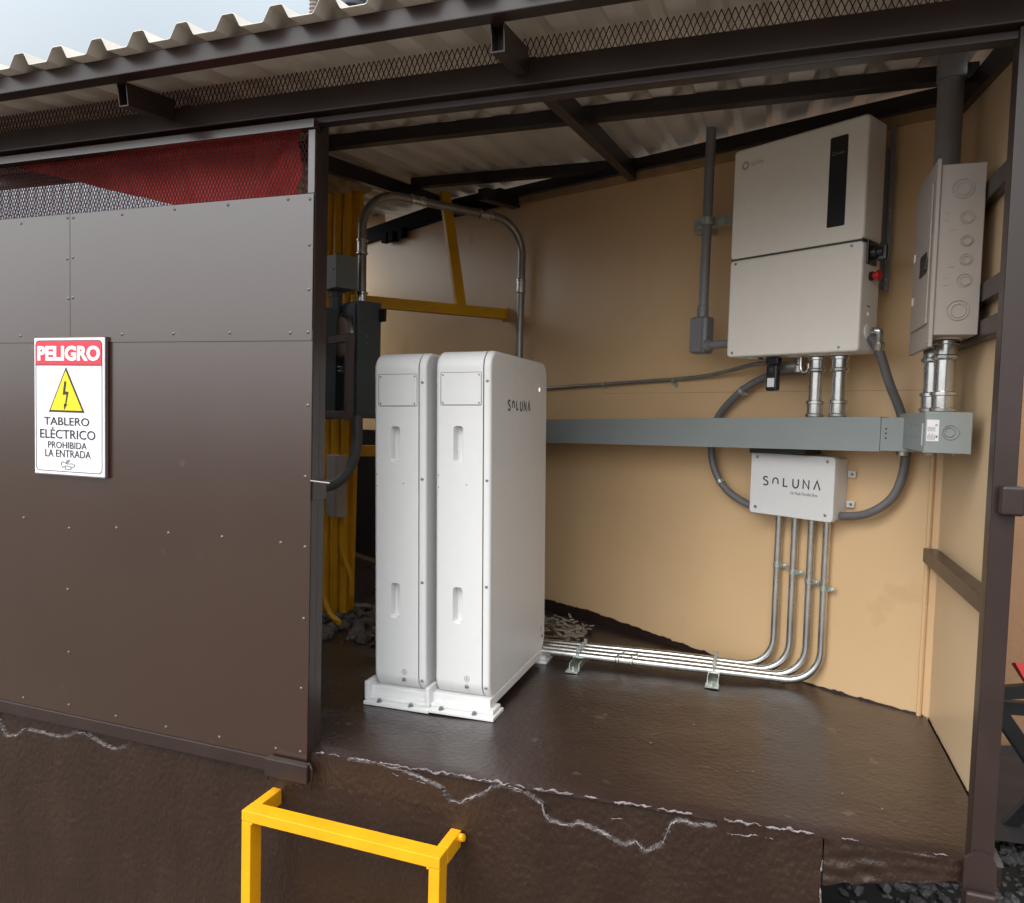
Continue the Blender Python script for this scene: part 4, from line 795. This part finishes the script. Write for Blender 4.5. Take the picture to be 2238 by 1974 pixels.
# ------------------------------------------------------------------ side yard seen past the right post
solo('boundary_wall', MB().box(.60, 5.0, 4.3, 4.5, 0, 3.2).box(.50, .5999, 4.3, 4.5, 0, 3.2), M_orange, 'salmon orange rendered wall beyond the right post', 'wall')
q = MB()
for i in range(3200):
    x = random.uniform(.30, 1.7); y = random.uniform(1.95, 4.25); s_ = random.choice((.006, .009, .012, .016, .024)); q.add(*chunk((x, y, s_ * .3), s_ * 1.3, s_, s_ * .8))
solo('gravel', q, M_gravel, 'dark gravel on the ground beneath the platform corner and side yard', 'gravel', kind='stuff', smooth=False)
tb = thing('red_table', 'red board on crossed black folding legs past the right post', 'table', (1.15, 3.2, 0))
build('table_top', MB().add([(.850, 3.0, .817), (1.55, 3.05, .817), (1.55, 3.09, .80), (.850, 3.04, .80), (.912, 2.995, .705), (1.56, 3.045, .705), (1.56, 3.085, .705), (.912, 3.035, .705)], [(0, 1, 2, 3), (4, 7, 6, 5), (0, 4, 5, 1), (1, 5, 6, 2), (2, 6, 7, 3), (3, 7, 4, 0)]), M_redtop, tb, True)
for a_, b_ in (((.79, 3.02, .69), (1.40, 3.03, .83)), ((.79, 3.06, .63), (1.45, 3.05, .68)), ((.80, 3.0, .655), (1.25, 3.02, 0)), ((1.40, 3.05, .69), (.95, 3.03, 0)), ((.80, 3.4, .655), (1.25, 3.4, 0)), ((1.40, 3.4, .69), (.95, 3.4, 0))):
    build('leg', MB().beam(a_, b_, .03, .045), M_black, tb, True)
solo('shade_sheet', MB().add(*(lambda n: ([(.45 + 1.9 * i / n, 3.25 + .98 * j / n, .05 + .035 * noise.noise(V((i * .5, j * .6, 3)))) for j in range(n + 1) for i in range(n + 1)], [(j * (n + 1) + i, j * (n + 1) + i + 1, (j + 1) * (n + 1) + i + 1, (j + 1) * (n + 1) + i) for j in range(n) for i in range(n)]))(14)), M_shade_sheet, 'crumpled black sheet added as the deep shade at the foot of the salmon wall', 'sheet')  # added black surface standing in for the deep shade on the ground
solo('red_cloth', MB().loft([[(1.10 + .02 * math.sin(i) + u * .3, 2.95 + .015 * math.sin(u * 12 + z * 4), z) for u in (0, .25, .5, .75, 1)] + [(1.10 + u * .3, 2.965 + .015 * math.sin(u * 12 + z * 4), z) for u in (1, .75, .5, .25, 0)] for i, z in enumerate((1.86, 1.95, 2.03, 2.08))]), M_tarp, 'red cloth hanging beyond the right post at the picture edge', 'cloth')

# ------------------------------------------------------------------ beyond the shed, left and above
tp = MB(); nx, ny = 80, 12; vs_ = []
for lay in (0, .004):
    for j in range(ny + 1):
        for i in range(nx + 1):
            u = i / nx; v = j / ny; x = -2.30 + u * 1.075; b0 = 2.382 - .2535 * (x + 2.30) if x < -1.62 else 2.05 + .03 * math.sin(x * 14)
            zt_ = 2.405; b0 = min(b0, 2.40); z = b0 + (zt_ - b0) * v
            y = 1.725 + .006 * math.sin(u * 60 + v * 3) * (1 - v * .6) + .011 * math.sin(u * 21 + v * 4) + (.014 * math.sin((u * 3 - v) * 14) if u > .85 else 0)
            vs_.append((x, y + lay, z))
o = (nx + 1) * (ny + 1); fs = []
for j in range(ny):
    for i in range(nx): a = j * (nx + 1) + i; fs += [(a, a + 1, a + nx + 2, a + nx + 1), (o + a, o + a + nx + 1, o + a + nx + 2, o + a + 1)]
for i in range(nx): fs += [(i, o + i, o + i + 1, i + 1)]; a = ny * (nx + 1) + i; fs += [(a, a + 1, o + a + 1, o + a)]
solo('red_tarpaulin', tp.add(vs_, fs), M_tarp, 'red tarpaulin hung behind the expanded mesh top of the brown door', 'tarpaulin')
t = thing('rear_mesh_screen', 'second brown expanded mesh screen behind the door top, against the sky', 'mesh screen', (-3.97, 3.05, 0))
build('mesh', exmesh(-5.2, -2.75, 2.12, 3.3, 3.05, .016, .020, .0012, .002), M_mesh, t, True, smooth=False)
for x in (-5.22, -2.73): build('post', MB().rbox(x - .02, x + .02, 3.03, 3.07, 0, 3.32, .003, 2), M_brown, t, True)
build('rail', MB().rbox(-5.199, -2.751, 3.035, 3.065, 3.29, 3.32, .003, 2), M_brown, t, True)
solo('ribbed_pole', MB().lathe((-3.65, 5.27, 0), (0, 0, 1), [(0, .04), (4.5, .04)] + [(4.5 + .012 + .0165 * k, .026 + .012 * (k % 2)) for k in range(50)], 18), M_insul, 'thin ribbed grey pole rising beyond the roof edge', 'pole')
t = thing('pole_transformer', 'dark blue grey ribbed tank on a pole, peeking above the roof edge', 'transformer', (-3.93, 6.3, 0))
tk = MB().lathe((-3.93, 6.3, 5.46), (0, 0, 1), [(0, .12), (.02, .13), (.62, .13), (.64, .12)], 24)
for k in range(16): a_ = k * math.pi / 8; tk.beam((-3.93 + .145 * math.cos(a_), 6.3 + .145 * math.sin(a_), 5.5), (-3.93 + .145 * math.cos(a_), 6.3 + .145 * math.sin(a_), 6.0), .03, .012, (math.cos(a_ + 1.57), math.sin(a_ + 1.57), 0))
build('tank', tk, M_tank, t, True); build('pole', MB().tube([(-3.93, 6.3, 0), (-3.93, 6.3, 5.459)], .09, 16), M_ground, t, True)
